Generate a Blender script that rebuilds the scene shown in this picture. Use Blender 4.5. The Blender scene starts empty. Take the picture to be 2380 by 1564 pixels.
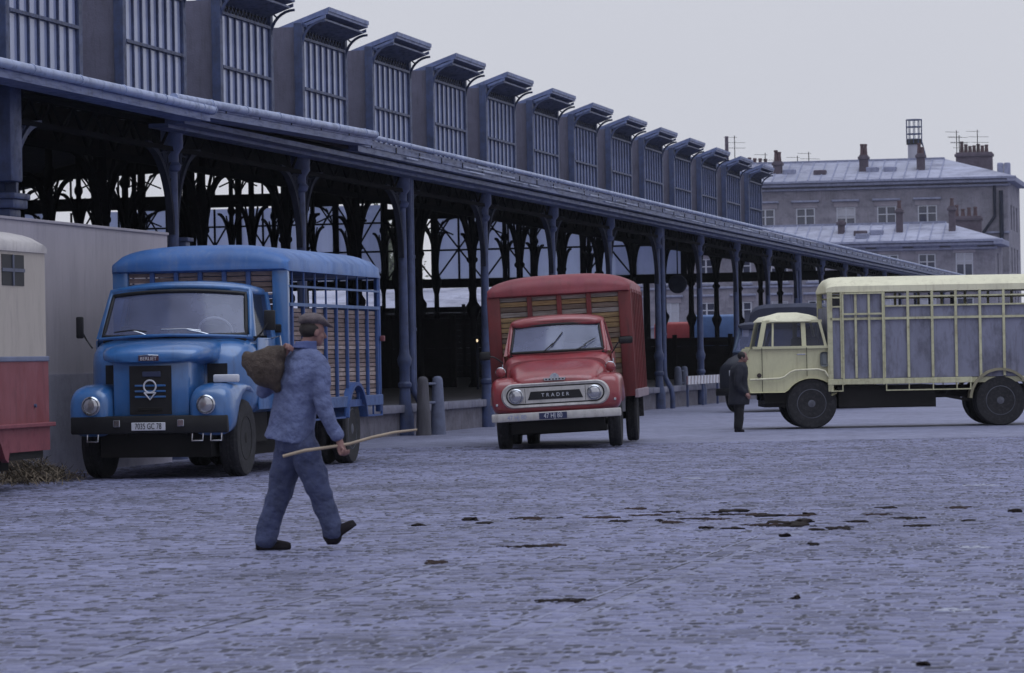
import bpy, bmesh, math, random
import numpy as np
from mathutils import Vector, Matrix
R = math.radians
S = bpy.context.scene
COL = S.collection

# ------------------------------------------------------------------ camera
F_PX, CAM_H, ROLL = 8900.0, 1.42, 0.018          # focal length in 2380-px units, eye height, camera roll
PITCH = math.atan(53.0 / F_PX)
cam = bpy.data.cameras.new('camera')
cam.sensor_width = 36.0
cam.lens = F_PX / 2380.0 * 36.0
cam.clip_start, cam.clip_end = 0.5, 9000.0
cam.dof.use_dof = True
cam.dof.focus_distance = 52.0
cam.dof.aperture_fstop = 9.0
camo = bpy.data.objects.new('camera', cam)
COL.objects.link(camo)
CAM_R = Matrix.Rotation(math.pi / 2 + PITCH, 3, 'X') @ Matrix.Rotation(-ROLL, 3, 'Z')
camo.matrix_world = Matrix.Translation((0, 0, CAM_H)) @ CAM_R.to_4x4()
S.camera = camo

def at(px, py, depth=None, z=None):
    """a pixel of the 2380x1564 view -> world point on height z, or at a depth (metres along the view)"""
    d = CAM_R @ Vector(((px - 1190.0) / F_PX, -(py - 782.0) / F_PX, -1.0))
    k = (z - CAM_H) / d.z if z is not None else depth / d.y
    return Vector((0, 0, CAM_H)) + d * k

# ------------------------------------------------------------------ sky, sun, exposure
SUN_EL, SUN_AZ = 74.0, 150.0                      # soft overcast sun, high behind the camera's right
w = bpy.data.worlds.new('World')
S.world = w
w.use_nodes = True
nt = w.node_tree
nt.nodes.clear()
N = nt.nodes.new
out, bg = N('ShaderNodeOutputWorld'), N('ShaderNodeBackground')
sky = N('ShaderNodeTexSky')
sky.sky_type = 'NISHITA'
sky.sun_disc = False
sky.sun_elevation = R(SUN_EL)
sky.sun_rotation = R(SUN_AZ)
sky.dust_density = 6.0
sc_ = N('ShaderNodeVectorMath'); sc_.operation = 'SCALE'; sc_.inputs['Scale'].default_value = 0.08
nt.links.new(sky.outputs[0], sc_.inputs[0])
tc, noi, ramp = N('ShaderNodeTexCoord'), N('ShaderNodeTexNoise'), N('ShaderNodeValToRGB')
noi.inputs['Scale'].default_value = 2.2
noi.inputs['Detail'].default_value = 4.0
nt.links.new(tc.outputs['Generated'], noi.inputs['Vector'])
nt.links.new(noi.outputs['Fac'], ramp.inputs['Fac'])
ramp.color_ramp.elements[0].position, ramp.color_ramp.elements[1].position = 0.3, 0.75
ramp.color_ramp.elements[0].color = (0.625, 0.645, 0.725, 1)   # cloud deck, thick
ramp.color_ramp.elements[1].color = (0.725, 0.735, 0.795, 1)   # cloud deck, thin
mx = N('ShaderNodeMixRGB')
mx.inputs['Fac'].default_value = 0.93
nt.links.new(sc_.outputs[0], mx.inputs[1])
nt.links.new(ramp.outputs[0], mx.inputs[2])
nt.links.new(mx.outputs[0], bg.inputs['Color'])
bg.inputs['Strength'].default_value = 1.0
nt.links.new(bg.outputs[0], out.inputs['Surface'])

sl = bpy.data.lights.new('sun', 'SUN')
sl.energy, sl.angle, sl.color = 1.5, R(55), (0.74, 0.85, 1.0)
slo = bpy.data.objects.new('sun', sl)
COL.objects.link(slo)
_az = R(SUN_AZ)
_sd = Vector((math.sin(_az) * math.cos(R(SUN_EL)), math.cos(_az) * math.cos(R(SUN_EL)), math.sin(R(SUN_EL))))
slo.rotation_euler = _sd.to_track_quat('Z', 'Y').to_euler()
S.view_settings.view_transform = 'Standard'
S.view_settings.look = 'None'
S.view_settings.exposure = 0.0
S.view_settings.gamma = 1.0
S.cycles.max_bounces = 6
S.cycles.transparent_max_bounces = 16

# ------------------------------------------------------------------ materials
MATS = {}
def mat(name, col, rough=0.6, var=0.16, scale=2.5, metal=0.0, bump=0.0, bscale=30.0, col2=None, stretch=(1, 1, 1), spec=0.4, coat=0.0, dirt=None, dirt_amt=0.5, dirt_pos=0.55, bdist=0.02, streak=None, streak_amt=0.45, streak_scale=(5, 5, .55)):
    if name in MATS: return MATS[name]
    m = bpy.data.materials.new(name); m.use_nodes = True
    t = m.node_tree; n = t.nodes; b = n['Principled BSDF']
    b.inputs['Roughness'].default_value = rough
    b.inputs['Metallic'].default_value = metal
    b.inputs['Specular IOR Level'].default_value = spec
    if coat: b.inputs['Coat Weight'].default_value = coat; b.inputs['Coat Roughness'].default_value = 0.12
    tcn, mp = n.new('ShaderNodeTexCoord'), n.new('ShaderNodeMapping')
    mp.inputs['Scale'].default_value = stretch
    oi = n.new('ShaderNodeObjectInfo')
    off = n.new('ShaderNodeVectorMath'); off.operation = 'SCALE'
    cx = n.new('ShaderNodeCombineXYZ')
    t.links.new(oi.outputs['Random'], cx.inputs[0]); t.links.new(oi.outputs['Random'], cx.inputs[1])
    off.inputs['Scale'].default_value = 37.0
    t.links.new(cx.outputs[0], off.inputs[0])
    ad = n.new('ShaderNodeVectorMath'); ad.operation = 'ADD'
    t.links.new(tcn.outputs['Object'], ad.inputs[0]); t.links.new(off.outputs[0], ad.inputs[1])
    t.links.new(ad.outputs[0], mp.inputs['Vector'])
    nz = n.new('ShaderNodeTexNoise'); nz.inputs['Scale'].default_value = scale; nz.inputs['Detail'].default_value = 6; nz.inputs['Roughness'].default_value = 0.65
    t.links.new(mp.outputs[0], nz.inputs['Vector'])
    rp = n.new('ShaderNodeValToRGB')
    rp.color_ramp.elements[0].position, rp.color_ramp.elements[1].position = 0.3, 0.7
    c2 = col2 or tuple(min(1, c * (1 + var)) for c in col)
    rp.color_ramp.elements[0].color = (*[c * (1 - var) for c in col], 1)
    rp.color_ramp.elements[1].color = (*c2, 1)
    t.links.new(nz.outputs['Fac'], rp.inputs['Fac'])
    last = rp.outputs[0]
    if dirt:
        n2 = n.new('ShaderNodeTexNoise'); n2.inputs['Scale'].default_value = scale * 2.3; n2.inputs['Detail'].default_value = 8; n2.inputs['Roughness'].default_value = 0.7
        t.links.new(mp.outputs[0], n2.inputs['Vector'])
        r2 = n.new('ShaderNodeValToRGB')
        r2.color_ramp.elements[0].position, r2.color_ramp.elements[1].position = dirt_pos - 0.06, dirt_pos + 0.13
        r2.color_ramp.elements[0].color = (0, 0, 0, 1); r2.color_ramp.elements[1].color = (dirt_amt,) * 3 + (1,)
        t.links.new(n2.outputs['Fac'], r2.inputs['Fac'])
        mxx = n.new('ShaderNodeMixRGB'); mxx.inputs[2].default_value = (*dirt, 1)
        t.links.new(r2.outputs[0], mxx.inputs['Fac']); t.links.new(last, mxx.inputs[1])
        last = mxx.outputs[0]
        mrr = n.new('ShaderNodeMapRange'); mrr.inputs[2].default_value = max(dirt_amt, .01); mrr.inputs[3].default_value = rough; mrr.inputs[4].default_value = min(1, rough + .3)
        t.links.new(r2.outputs[0], mrr.inputs[0]); t.links.new(mrr.outputs[0], b.inputs['Roughness'])
    if streak:
        m4 = n.new('ShaderNodeMapping'); m4.inputs['Scale'].default_value = streak_scale; t.links.new(ad.outputs[0], m4.inputs['Vector'])
        n4 = n.new('ShaderNodeTexNoise'); n4.inputs['Scale'].default_value = 2.2; n4.inputs['Detail'].default_value = 7; n4.inputs['Roughness'].default_value = .72
        t.links.new(m4.outputs[0], n4.inputs['Vector'])
        r4 = n.new('ShaderNodeValToRGB'); r4.color_ramp.elements[0].position, r4.color_ramp.elements[1].position = .52, .72
        r4.color_ramp.elements[0].color = (0, 0, 0, 1); r4.color_ramp.elements[1].color = (streak_amt,) * 3 + (1,)
        t.links.new(n4.outputs['Fac'], r4.inputs['Fac'])
        mx4 = n.new('ShaderNodeMixRGB'); mx4.inputs[2].default_value = (*streak, 1)
        t.links.new(r4.outputs[0], mx4.inputs['Fac']); t.links.new(last, mx4.inputs[1]); last = mx4.outputs[0]
    t.links.new(last, b.inputs['Base Color'])
    if bump:
        n3 = n.new('ShaderNodeTexNoise'); n3.inputs['Scale'].default_value = bscale; n3.inputs['Detail'].default_value = 5
        t.links.new(mp.outputs[0], n3.inputs['Vector'])
        bp = n.new('ShaderNodeBump'); bp.inputs['Strength'].default_value = bump; bp.inputs['Distance'].default_value = bdist
        t.links.new(n3.outputs['Fac'], bp.inputs['Height']); t.links.new(bp.outputs[0], b.inputs['Normal'])
    MATS[name] = m
    return m

def glass(name, tint, opaque, fac, rough=0.06):
    """old window glass: part clear, part dust film with a glossy face; pale ones paint in reflected sky"""
    if name in MATS: return MATS[name]
    m = bpy.data.materials.new(name); m.use_nodes = True
    t = m.node_tree; n = t.nodes; b = n['Principled BSDF']
    b.inputs['Base Color'].default_value = (*opaque, 1)
    b.inputs['Roughness'].default_value = rough
    b.inputs['Specular IOR Level'].default_value = 0.9
    tr = n.new('ShaderNodeBsdfTransparent'); tr.inputs[0].default_value = (*tint, 1)
    mxs = n.new('ShaderNodeMixShader')
    tcn = n.new('ShaderNodeTexCoord'); nz = n.new('ShaderNodeTexNoise'); nz.inputs['Scale'].default_value = 1.7; nz.inputs['Detail'].default_value = 5
    t.links.new(tcn.outputs['Object'], nz.inputs['Vector'])
    mr = n.new('ShaderNodeMapRange'); mr.inputs[3].default_value = max(0, fac - 0.12); mr.inputs[4].default_value = min(1, fac + 0.12); mr.inputs[1].default_value = .3; mr.inputs[2].default_value = .7
    t.links.new(nz.outputs['Fac'], mr.inputs[0]); t.links.new(mr.outputs[0], mxs.inputs[0])
    t.links.new(tr.outputs[0], mxs.inputs[1]); t.links.new(b.outputs[0], mxs.inputs[2])
    t.links.new(mxs.outputs[0], n['Material Output'].inputs['Surface'])
    MATS[name] = m
    return m

# ------------------------------------------------------------------ mesh building
class MB:
    def __init__(s): s.v, s.f = [], []
    def add(s, vs, fs):
        o = len(s.v); s.v += [tuple(v) for v in vs]; s.f += [tuple(i + o for i in f) for f in fs]
        return s
    def box(s, x0, x1, y0, y1, z0, z1):
        return s.add([(x0, y0, z0), (x1, y0, z0), (x1, y1, z0), (x0, y1, z0), (x0, y0, z1), (x1, y0, z1), (x1, y1, z1), (x0, y1, z1)],
                     [(0, 3, 2, 1), (4, 5, 6, 7), (0, 1, 5, 4), (1, 2, 6, 5), (2, 3, 7, 6), (3, 0, 4, 7)])
    def bbox(s, x0, x1, y0, y1, z0, z1, b=0.02, seg=2):
        bm = bmesh.new(); m = MB().box(x0, x1, y0, y1, z0, z1)
        vs = [bm.verts.new(v) for v in m.v]; [bm.faces.new([vs[i] for i in f]) for f in m.f]
        bmesh.ops.bevel(bm, geom=list(bm.edges), offset=b, segments=seg, affect='EDGES', profile=0.5)
        bm.verts.index_update()
        s.add([v.co[:] for v in bm.verts], [[v.index for v in f.verts] for f in bm.faces]); bm.free()
        return s
    def loft(s, rings, cap=True, closed=True):
        n = len(rings[0]); vs = [v for r in rings for v in r]; fs = []
        for k in range(len(rings) - 1):
            for i in range(n if closed else n - 1):
                j = (i + 1) % n
                fs.append((k * n + i, k * n + j, (k + 1) * n + j, (k + 1) * n + i))
        if cap and closed:
            fs.append(tuple(range(n))[::-1]); fs.append(tuple((len(rings) - 1) * n + i for i in range(n)))
        return s.add(vs, fs)
    def tube(s, pts, r, n=8, cap=True, flat=None):
        pts = [Vector(p) for p in pts]; rs = r if isinstance(r, (list, tuple)) else [r] * len(pts)
        rings = []; up = None
        for i, p in enumerate(pts):
            d = (pts[min(i + 1, len(pts) - 1)] - pts[max(i - 1, 0)]).normalized()
            if up is None: up = d.orthogonal().normalized()
            up = (up - d * up.dot(d)).normalized(); sd = d.cross(up)
            rings.append([p + (up * math.cos(2 * math.pi * k / n + (math.pi / 4 if n == 4 else 0)) + sd * math.sin(2 * math.pi * k / n + (math.pi / 4 if n == 4 else 0))) * rs[i] for k in range(n)])
        return s.loft(rings, cap)
    def bar(s, a, b, wx, wy, up=(0, 0, 1)):
        """rectangular bar from a to b; wx across, wy along 'up'"""
        a, b = Vector(a), Vector(b); d = (b - a).normalized(); u = Vector(up)
        if abs(d.dot(u)) > 0.98: u = Vector((0, 1, 0))
        sd = d.cross(u).normalized(); u = sd.cross(d)
        rg = lambda p: [p + sd * wx / 2 + u * wy / 2, p - sd * wx / 2 + u * wy / 2, p - sd * wx / 2 - u * wy / 2, p + sd * wx / 2 - u * wy / 2]
        return s.loft([rg(a), rg(b)])
    def lathe(s, prof, c=(0, 0, 0), axis='z', n=20, cap=True):
        rings = []
        for r, h in prof:
            ring = []
            for k in range(n):
                a = 2 * math.pi * k / n; ca, sa = r * math.cos(a), r * math.sin(a)
                v = {'z': (ca, sa, h), 'x': (h, ca, sa), 'y': (sa, h, ca)}[axis]
                ring.append((v[0] + c[0], v[1] + c[1], v[2] + c[2]))
            rings.append(ring)
        return s.loft(rings, cap)
    def prism(s, poly, d0, d1, plane='xz'):
        f = {'xz': lambda a, b, d: (a, d, b), 'yz': lambda a, b, d: (d, a, b), 'xy': lambda a, b, d: (a, b, d)}[plane]
        return s.loft([[f(a, b, d0) for a, b in poly], [f(a, b, d1) for a, b in poly]])
    def arc(s, c, r, a0, a1, w, t, plane='xz', n=10):
        """flat curved strap in a plane: radius r, width w (radial), thickness t"""
        rings = []
        for k in range(n + 1):
            a = a0 + (a1 - a0) * k / n; ring = []
            for rr, d in ((r - w / 2, -t / 2), (r + w / 2, -t / 2), (r + w / 2, t / 2), (r - w / 2, t / 2)):
                u, v = rr * math.cos(a), rr * math.sin(a)
                ring.append((c[0] + u, c[1] + d, c[2] + v) if plane == 'xz' else (c[0] + d, c[1] + u, c[2] + v))
            rings.append(ring)
        return s.loft(rings)
    def mesh(s, name, smooth=None):
        me = bpy.data.meshes.new(name); me.from_pydata(s.v, [], s.f)
        bm = bmesh.new(); bm.from_mesh(me); bmesh.ops.recalc_face_normals(bm, faces=bm.faces); bm.to_mesh(me); bm.free()
        if smooth:
            me.shade_smooth(); me.set_sharp_from_angle(angle=R(smooth))
        return me
    def build(s, name, m, parent=None, smooth=None):
        return obj(name, s.mesh(name, smooth), m, parent)

def obj(name, me, m, parent=None):
    o = bpy.data.objects.new(name, me); COL.objects.link(o)
    if m is not None and not me.materials: me.materials.append(m)
    o.parent = parent
    return o
def tag(o, label, cat=None, group=None, kind=None):
    if label: o['label'] = label
    if cat: o['category'] = cat
    if group: o['group'] = group
    if kind: o['kind'] = kind
    return o
def thing(name, label, cat, loc=(0, 0, 0), rz=0.0, group=None):
    o = bpy.data.objects.new(name, None); COL.objects.link(o)
    o.empty_display_size = 0.3
    o.location = loc; o.rotation_euler = (0, 0, rz)
    return tag(o, label, cat, group)
def clone(o, parent, loc=None, rot=None):
    c = o.copy(); COL.objects.link(c); c.parent = parent
    if loc is not None: c.location = loc
    if rot is not None: c.rotation_euler = rot
    return c
def clone_tree(o, parent, loc=None, rot=None):
    c = clone(o, parent, loc, rot)
    for ch in list(o.children): clone_tree(ch, c)
    return c
def ring(y, hw, z0, z1, e=4.0, n=32, cx=0.0):
    """superellipse cross-section in the xz plane"""
    r = []
    for k in range(n):
        a = 2 * math.pi * (k + 0.5) / n; c, s_ = math.cos(a), math.sin(a)
        r.append((cx + hw * math.copysign(abs(c) ** (2 / e), c), y, (z0 + z1) / 2 + (z1 - z0) / 2 * math.copysign(abs(s_) ** (2 / e), s_)))
    return r
def text(body, size, m, parent, loc, rot=(R(90), 0, 0), name='lettering', extrude=0.003, sx=1.0, space=1.0):
    cu = bpy.data.curves.new(name, 'FONT'); cu.body = body; cu.size = size; cu.align_x = 'CENTER'; cu.align_y = 'CENTER'; cu.extrude = extrude; cu.space_character = space
    cu.materials.append(m)
    tmp = bpy.data.objects.new(name, cu); COL.objects.link(tmp)
    me = bpy.data.meshes.new_from_object(tmp, depsgraph=bpy.context.evaluated_depsgraph_get())
    bpy.data.objects.remove(tmp); me.name = name
    if not me.materials: me.materials.append(m)
    o = bpy.data.objects.new(name, me); COL.objects.link(o); o.parent = parent; o.location = loc; o.rotation_euler = rot; o.scale = (sx, 1, 1)
    return o

# ------------------------------------------------------------------ palette
PAL = dict(
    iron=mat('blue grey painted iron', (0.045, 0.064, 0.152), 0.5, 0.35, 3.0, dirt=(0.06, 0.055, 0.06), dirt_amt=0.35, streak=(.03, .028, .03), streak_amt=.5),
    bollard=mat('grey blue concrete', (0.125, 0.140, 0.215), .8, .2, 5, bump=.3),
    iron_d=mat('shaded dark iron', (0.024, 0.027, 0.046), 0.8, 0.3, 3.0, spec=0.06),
    iron_in=mat('roof shade iron', (0.009, 0.0085, 0.011), 0.9, 0.2, 2.0, spec=0.03),  # near-black: shade under eave and roof put into the colour
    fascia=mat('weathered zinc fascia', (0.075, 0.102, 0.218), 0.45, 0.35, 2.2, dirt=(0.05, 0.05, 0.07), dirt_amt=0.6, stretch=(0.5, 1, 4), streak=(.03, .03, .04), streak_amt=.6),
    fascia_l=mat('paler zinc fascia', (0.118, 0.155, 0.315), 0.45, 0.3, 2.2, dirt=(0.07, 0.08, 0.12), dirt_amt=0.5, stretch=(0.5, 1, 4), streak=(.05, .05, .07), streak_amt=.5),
    cap=mat('dormer zinc', (0.140, 0.178, 0.350), 0.45, 0.25, 2.2, dirt=(0.09, 0.10, 0.15), dirt_amt=0.5, streak=(.05, .05, .07), streak_amt=.5),
    gutter=mat('pale zinc gutter', (0.25, 0.30, 0.47), 0.35, 0.2, 2.5, dirt=(0.09, 0.10, 0.14), dirt_amt=0.5),
    roof=mat('dark tar roof', (0.032, 0.030, 0.036), 0.9, 0.3, 1.2, spec=0.05),
    render=mat('grey brown render', (0.128, 0.126, 0.190), 0.9, 0.16, 1.6, bump=0.4, bscale=25, streak=(.06, .055, .07), streak_amt=.55),
    soot=mat('roof shade boards', (0.014, 0.012, 0.013), 0.9, 0.3, 2.0, spec=0.03),  # the hall's inner darkness painted into these boards
    stone=mat('platform stone', (0.135, 0.130, 0.170), 0.85, 0.25, 2.5, bump=0.5, bscale=14, dirt=(0.06, 0.055, 0.065), dirt_amt=0.5, streak=(.05, .045, .05), streak_amt=.6),
    coping=mat('coping granite', (0.165, 0.165, 0.225), 0.8, 0.22, 4, bump=0.3),
    rubber=mat('tyre rubber', (0.014, 0.014, 0.018), 0.85, 0.35, 9, dirt=(0.07, 0.065, 0.075), dirt_amt=0.55),
    black=mat('black paint', (0.008, 0.008, 0.011), 0.55, 0.3, 5),
    under=mat('chassis grime', (0.010, 0.009, 0.010), 0.9, 0.3, 4),
    chrome=mat('dull chrome', (0.45, 0.46, 0.50), 0.22, 0.1, 6, metal=0.9),
    lens=mat('lamp glass', (0.42, 0.42, 0.46), 0.08, 0.1, 6, metal=0.65, coat=0.6),
    white=mat('white paint', (0.52, 0.53, 0.60), 0.5, 0.12, 6),
    seat=mat('dark seat', (0.02, 0.018, 0.02), 0.8, 0.2, 4),
)
WINDSCREEN = glass('windscreen glass', (0.80, 0.83, 0.90), (0.235, 0.262, 0.430), 0.50, 0.10)  # pale opaque share paints the reflected sky onto the screen
SIDEGLASS = glass('side glass', (0.55, 0.58, 0.70), (0.03, 0.035, 0.07), 0.35)
# ================================================================== the market hall's own frame
PHI = R(11.12)
ROT_H = math.pi / 2 - PHI                          # local x runs along the hall (t), local y away from the yard (p)
U, L = Vector((math.sin(PHI), math.cos(PHI), 0)), Vector((-math.cos(PHI), math.sin(PHI), 0))
def hp(t, p, z=0.0): return U * t + L * p + Vector((0, 0, z))
T0, P0 = 44.0, 16.2
rnd = random.Random(7)

# ------------------------------------------------------------------ ground
def ground_material():
    m = bpy.data.materials.new('cobbled ground'); m.use_nodes = True
    t = m.node_tree; n = t.nodes; b = n['Principled BSDF']; b.inputs['Roughness'].default_value = 0.75; b.inputs['Specular IOR Level'].default_value = 0.35
    tcn = n.new('ShaderNodeTexCoord'); br = n.new('ShaderNodeTexBrick')
    mp = n.new('ShaderNodeMapping'); mp.inputs['Rotation'].default_value = (0, 0, R(90))
    t.links.new(tcn.outputs['Object'], mp.inputs[0]); t.links.new(mp.outputs[0], br.inputs['Vector'])
    br.inputs['Scale'].default_value = 1.0; br.inputs['Brick Width'].default_value = 0.17; br.inputs['Row Height'].default_value = 0.14
    br.inputs['Bias'].default_value = 0.45; br.inputs['Mortar Size'].default_value = 0.008; br.inputs['Mortar Smooth'].default_value = 0.6
    br.inputs['Color1'].default_value = (0.080, 0.082, 0.130, 1); br.inputs['Color2'].default_value = (0.228, 0.238, 0.358, 1); br.inputs['Mortar'].default_value = (0.15, 0.153, 0.225, 1)
    nz = n.new('ShaderNodeTexNoise'); nz.inputs['Scale'].default_value = 0.30; nz.inputs['Detail'].default_value = 12; nz.inputs['Roughness'].default_value = 0.78
    t.links.new(tcn.outputs['Object'], nz.inputs['Vector'])
    rp = n.new('ShaderNodeValToRGB'); rp.color_ramp.elements[0].position, rp.color_ramp.elements[1].position = 0.3, 0.72
    rp.color_ramp.elements[0].color = (0.62, 0.61, 0.62, 1); rp.color_ramp.elements[1].color = (1.18, 1.18, 1.18, 1)
    t.links.new(nz.outputs['Fac'], rp.inputs['Fac'])
    mu = n.new('ShaderNodeMixRGB'); mu.blend_type = 'MULTIPLY'; mu.inputs['Fac'].default_value = 1
    t.links.new(br.outputs['Color'], mu.inputs[1]); t.links.new(rp.outputs[0], mu.inputs[2])
    t.links.new(mu.outputs[0], b.inputs['Base Color'])
    bp = n.new('ShaderNodeBump'); bp.inputs['Strength'].default_value = 0.5; bp.inputs['Distance'].default_value = 0.01
    t.links.new(br.outputs['Fac'], bp.inputs['Height']); bp.invert = True
    t.links.new(bp.outputs[0], b.inputs['Normal'])
    return m
GZ = -0.004
g = MB()
for a, b_ in ((-600, 5000),):
    g.add([(a, -3000, GZ), (b_, -3000, GZ), (b_, 3000, GZ), (a, 3000, GZ)], [(0, 1, 2, 3)])
ground = g.build('ground', ground_material())
ground.rotation_euler = (0, 0, ROT_H)
tag(ground, 'wide yard of worn blue grey cobbles in front of the market hall', None, None, 'structure')

def cobble_material():
    m = bpy.data.materials.new('worn cobbles'); m.use_nodes = True
    t = m.node_tree; n = t.nodes; b = n['Principled BSDF']; b.inputs['Roughness'].default_value = 0.62; b.inputs['Specular IOR Level'].default_value = 0.45
    at_ = n.new('ShaderNodeAttribute'); at_.attribute_name = 'tone'
    tcn = n.new('ShaderNodeTexCoord')
    nz = n.new('ShaderNodeTexNoise'); nz.inputs['Scale'].default_value = 0.45; nz.inputs['Detail'].default_value = 8; nz.inputs['Roughness'].default_value = 0.7
    nf = n.new('ShaderNodeTexNoise'); nf.inputs['Scale'].default_value = 38; nf.inputs['Detail'].default_value = 4
    geo = n.new('ShaderNodeNewGeometry')
    t.links.new(geo.outputs['Position'], nz.inputs['Vector']); t.links.new(geo.outputs['Position'], nf.inputs['Vector'])
    ad = n.new('ShaderNodeMath'); ad.operation = 'MULTIPLY_ADD'; ad.inputs[1].default_value = 0.55
    oi = n.new('ShaderNodeObjectInfo')
    sw = n.new('ShaderNodeMath'); sw.operation = 'ADD'
    t.links.new(at_.outputs['Fac'], ad.inputs[0]); t.links.new(nz.outputs['Fac'], ad.inputs[2])
    t.links.new(ad.outputs[0], sw.inputs[0])
    fm = n.new('ShaderNodeMath'); fm.operation = 'MULTIPLY'; fm.inputs[1].default_value = 0.35
    t.links.new(nf.outputs['Fac'], fm.inputs[0]); t.links.new(fm.outputs[0], sw.inputs[1])
    rp = n.new('ShaderNodeValToRGB'); rp.color_ramp.elements[0].position, rp.color_ramp.elements[1].position = 0.55, 1.3
    rp.color_ramp.elements[0].position = 0.5; rp.color_ramp.elements[1].position = 1.0
    rp.color_ramp.elements[0].color = (0.030, 0.030, 0.055, 1); rp.color_ramp.elements[1].color = (0.222, 0.231, 0.388, 1)
    dv = n.new('ShaderNodeMath'); dv.operation = 'MULTIPLY'; dv.inputs[1].default_value = 0.78
    t.links.new(sw.outputs[0], dv.inputs[0]); t.links.new(dv.outputs[0], rp.inputs['Fac'])
    t.links.new(rp.outputs[0], b.inputs['Base Color'])
    bp = n.new('ShaderNodeBump'); bp.inputs['Strength'].default_value = 0.35; bp.inputs['Distance'].default_value = 0.01
    t.links.new(nf.outputs['Fac'], bp.inputs['Height']); t.links.new(bp.outputs[0], b.inputs['Normal'])
    return m
COB = cobble_material()

# cobbles: courses run across the yard, two flush channels run along it
CHAN = (3.85, 5.62)                                # p of the two long double courses
def stones():
    r = random.Random(3)
    res = []
    t = 12.5
    while t < 66.0:
        dt = 0.105 + r.uniform(-0.014, 0.016)
        # frame limits in p at this t (a little generous)
        p = t * math.tan(PHI) - 0.168 * t - 3.5
        p1 = t * math.tan(PHI) + 0.150 * t + 3.5
        p += r.uniform(0, 0.15)
        while p < p1:
            if r.random() < .34:
                dp = r.uniform(.030, .069)
            else: dp = r.uniform(0.10, 0.15)
            hit = [c for c, lim in zip(CHAN, (31, 27)) if abs(p + dp / 2 - c) < dp / 2 + 0.105 and hp(t, c).y < lim]
            if hit: p = hit[0] + 0.106; continue
            w0 = hp(t + dt / 2, p + dp / 2)
            if 14.0 < w0.y < 63.0 and p < 15.7 and abs(w0.x) < 0.142 * w0.y + 2.0:
                res.append((t + dt / 2, p + dp / 2, dt, dp))
            p += dp
        t += dt
    for c in CHAN:
        for off in (-0.076, 0.0, 0.076):
            t = 15.0 + r.uniform(0, .3)
            while hp(t, c).y < (31, 27)[CHAN.index(c)]:
                d = r.uniform(0.22, 0.36) if off else (r.uniform(.10, .17) if r.random() < .8 else r.uniform(.04, .065))
                w0 = hp(t + d / 2, c + off)
                if w0.y < 48 and abs(w0.x) < 0.142 * w0.y + .5: res.append((t + d / 2, c + off, d, 0.025 if off else .125))
                t += d
    return res
def stone_geo(r, dt, dp, gap=None):
    """a worn sett: crowned top on a bevelled skirt"""
    g_ = r.uniform(0.005, 0.011) if gap is None else gap
    g_ = min(g_, dp * .25); a, b_ = dt / 2 - g_ / 2, dp / 2 - g_ / 2
    h = r.uniform(-0.003, 0.003); tx, ty = r.uniform(-0.03, 0.03), r.uniform(-0.03, 0.03)
    bev = r.uniform(0.008, 0.016)
    vs = []
    for (f, z) in ((1.0, GZ - 0.01), (1.0, h - 0.007), (None, h)):
        for sx, sy in ((-1, -1), (1, -1), (1, 1), (-1, 1)):
            x = sx * (a if f else a - min(bev, a * .6)); y = sy * (b_ if f else b_ - min(bev, b_ * .6))
            vs.append((x + r.uniform(-.004, .004), y + r.uniform(-.004, .004), z + (x * tx + y * ty) * (0 if z < GZ else 1)))
    vs.append((0, 0, h + 0.001))
    fs = [(0, 1, 5, 4), (1, 2, 6, 5), (2, 3, 7, 6), (3, 0, 4, 7), (4, 5, 9, 8), (5, 6, 10, 9), (6, 7, 11, 10), (7, 4, 8, 11), (8, 9, 12), (9, 10, 12), (10, 11, 12), (11, 8, 12)]
    return vs, fs
_rs = random.Random(11)
def worn_line(q):
    """where the long joints have opened up"""
    d_ = hp(q[0], q[1]).y
    return (21.5 < d_ < 30 if q[1] < 4.7 else 18.2 < d_ < 25.5) and _rs.random() < .6
_st = stones()
_st.sort(key=lambda q: hp(q[0], q[1]).y)
# the 300 that show largest are stones of their own, cut from 24 shapes
_inview = [q for q in _st if hp(q[0], q[1]).y > 17.6 and abs(hp(q[0], q[1]).x) < 0.134 * hp(q[0], q[1]).y]
_near = set(id(q) for q in _inview[:300])
_var = {}
for q in _inview[:300]:
    key = (round(q[2] / 0.03), round(q[3] / 0.01), _rs.randrange(3))
    if key not in _var:
        vs, fs = stone_geo(_rs, key[0] * 0.03 if q[2] > .2 else 0.105, key[1] * 0.01)
        me = MB().add(vs, fs).mesh('cobblestone', 50); me.materials.append(COB)
        at_ = me.attributes.new('tone', 'FLOAT', 'POINT'); at_.data.foreach_set('value', [_rs.uniform(-.7, .1) if .03 < q[3] < .07 else _rs.uniform(.40, .72)] * len(me.vertices))
        _var[key] = me
    o = obj('cobblestone', _var[key], COB, ground)
    o.location = (q[0], q[1], 0); o.rotation_euler = (0, 0, _rs.choice((0, math.pi)))
V, Fc, tone = [], [], []
for q in _st:
    if id(q) in _near: continue
    vs, fs = stone_geo(_rs, q[2], q[3]); o = len(V); tn = _rs.uniform(.30, .78)
    if q[3] < .03: tn = _rs.uniform(-.7, .1) if worn_line(q) else tn
    elif min(q[2], q[3]) < .07: tn = _rs.uniform(-1.3, .1)
    elif _rs.random() < .05: tn = _rs.uniform(-.3, .2)
    V += [(q[0] + x, q[1] + y, z) for x, y, z in vs]; Fc += [tuple(i + o for i in f) for f in fs]; tone += [tn] * len(vs)
me = bpy.data.meshes.new('cobbles'); me.from_pydata(V, [], Fc); me.shade_smooth(); me.set_sharp_from_angle(angle=R(50)); me.materials.append(COB)
at_ = me.attributes.new('tone', 'FLOAT', 'POINT'); at_.data.foreach_set('value', tone)
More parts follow.
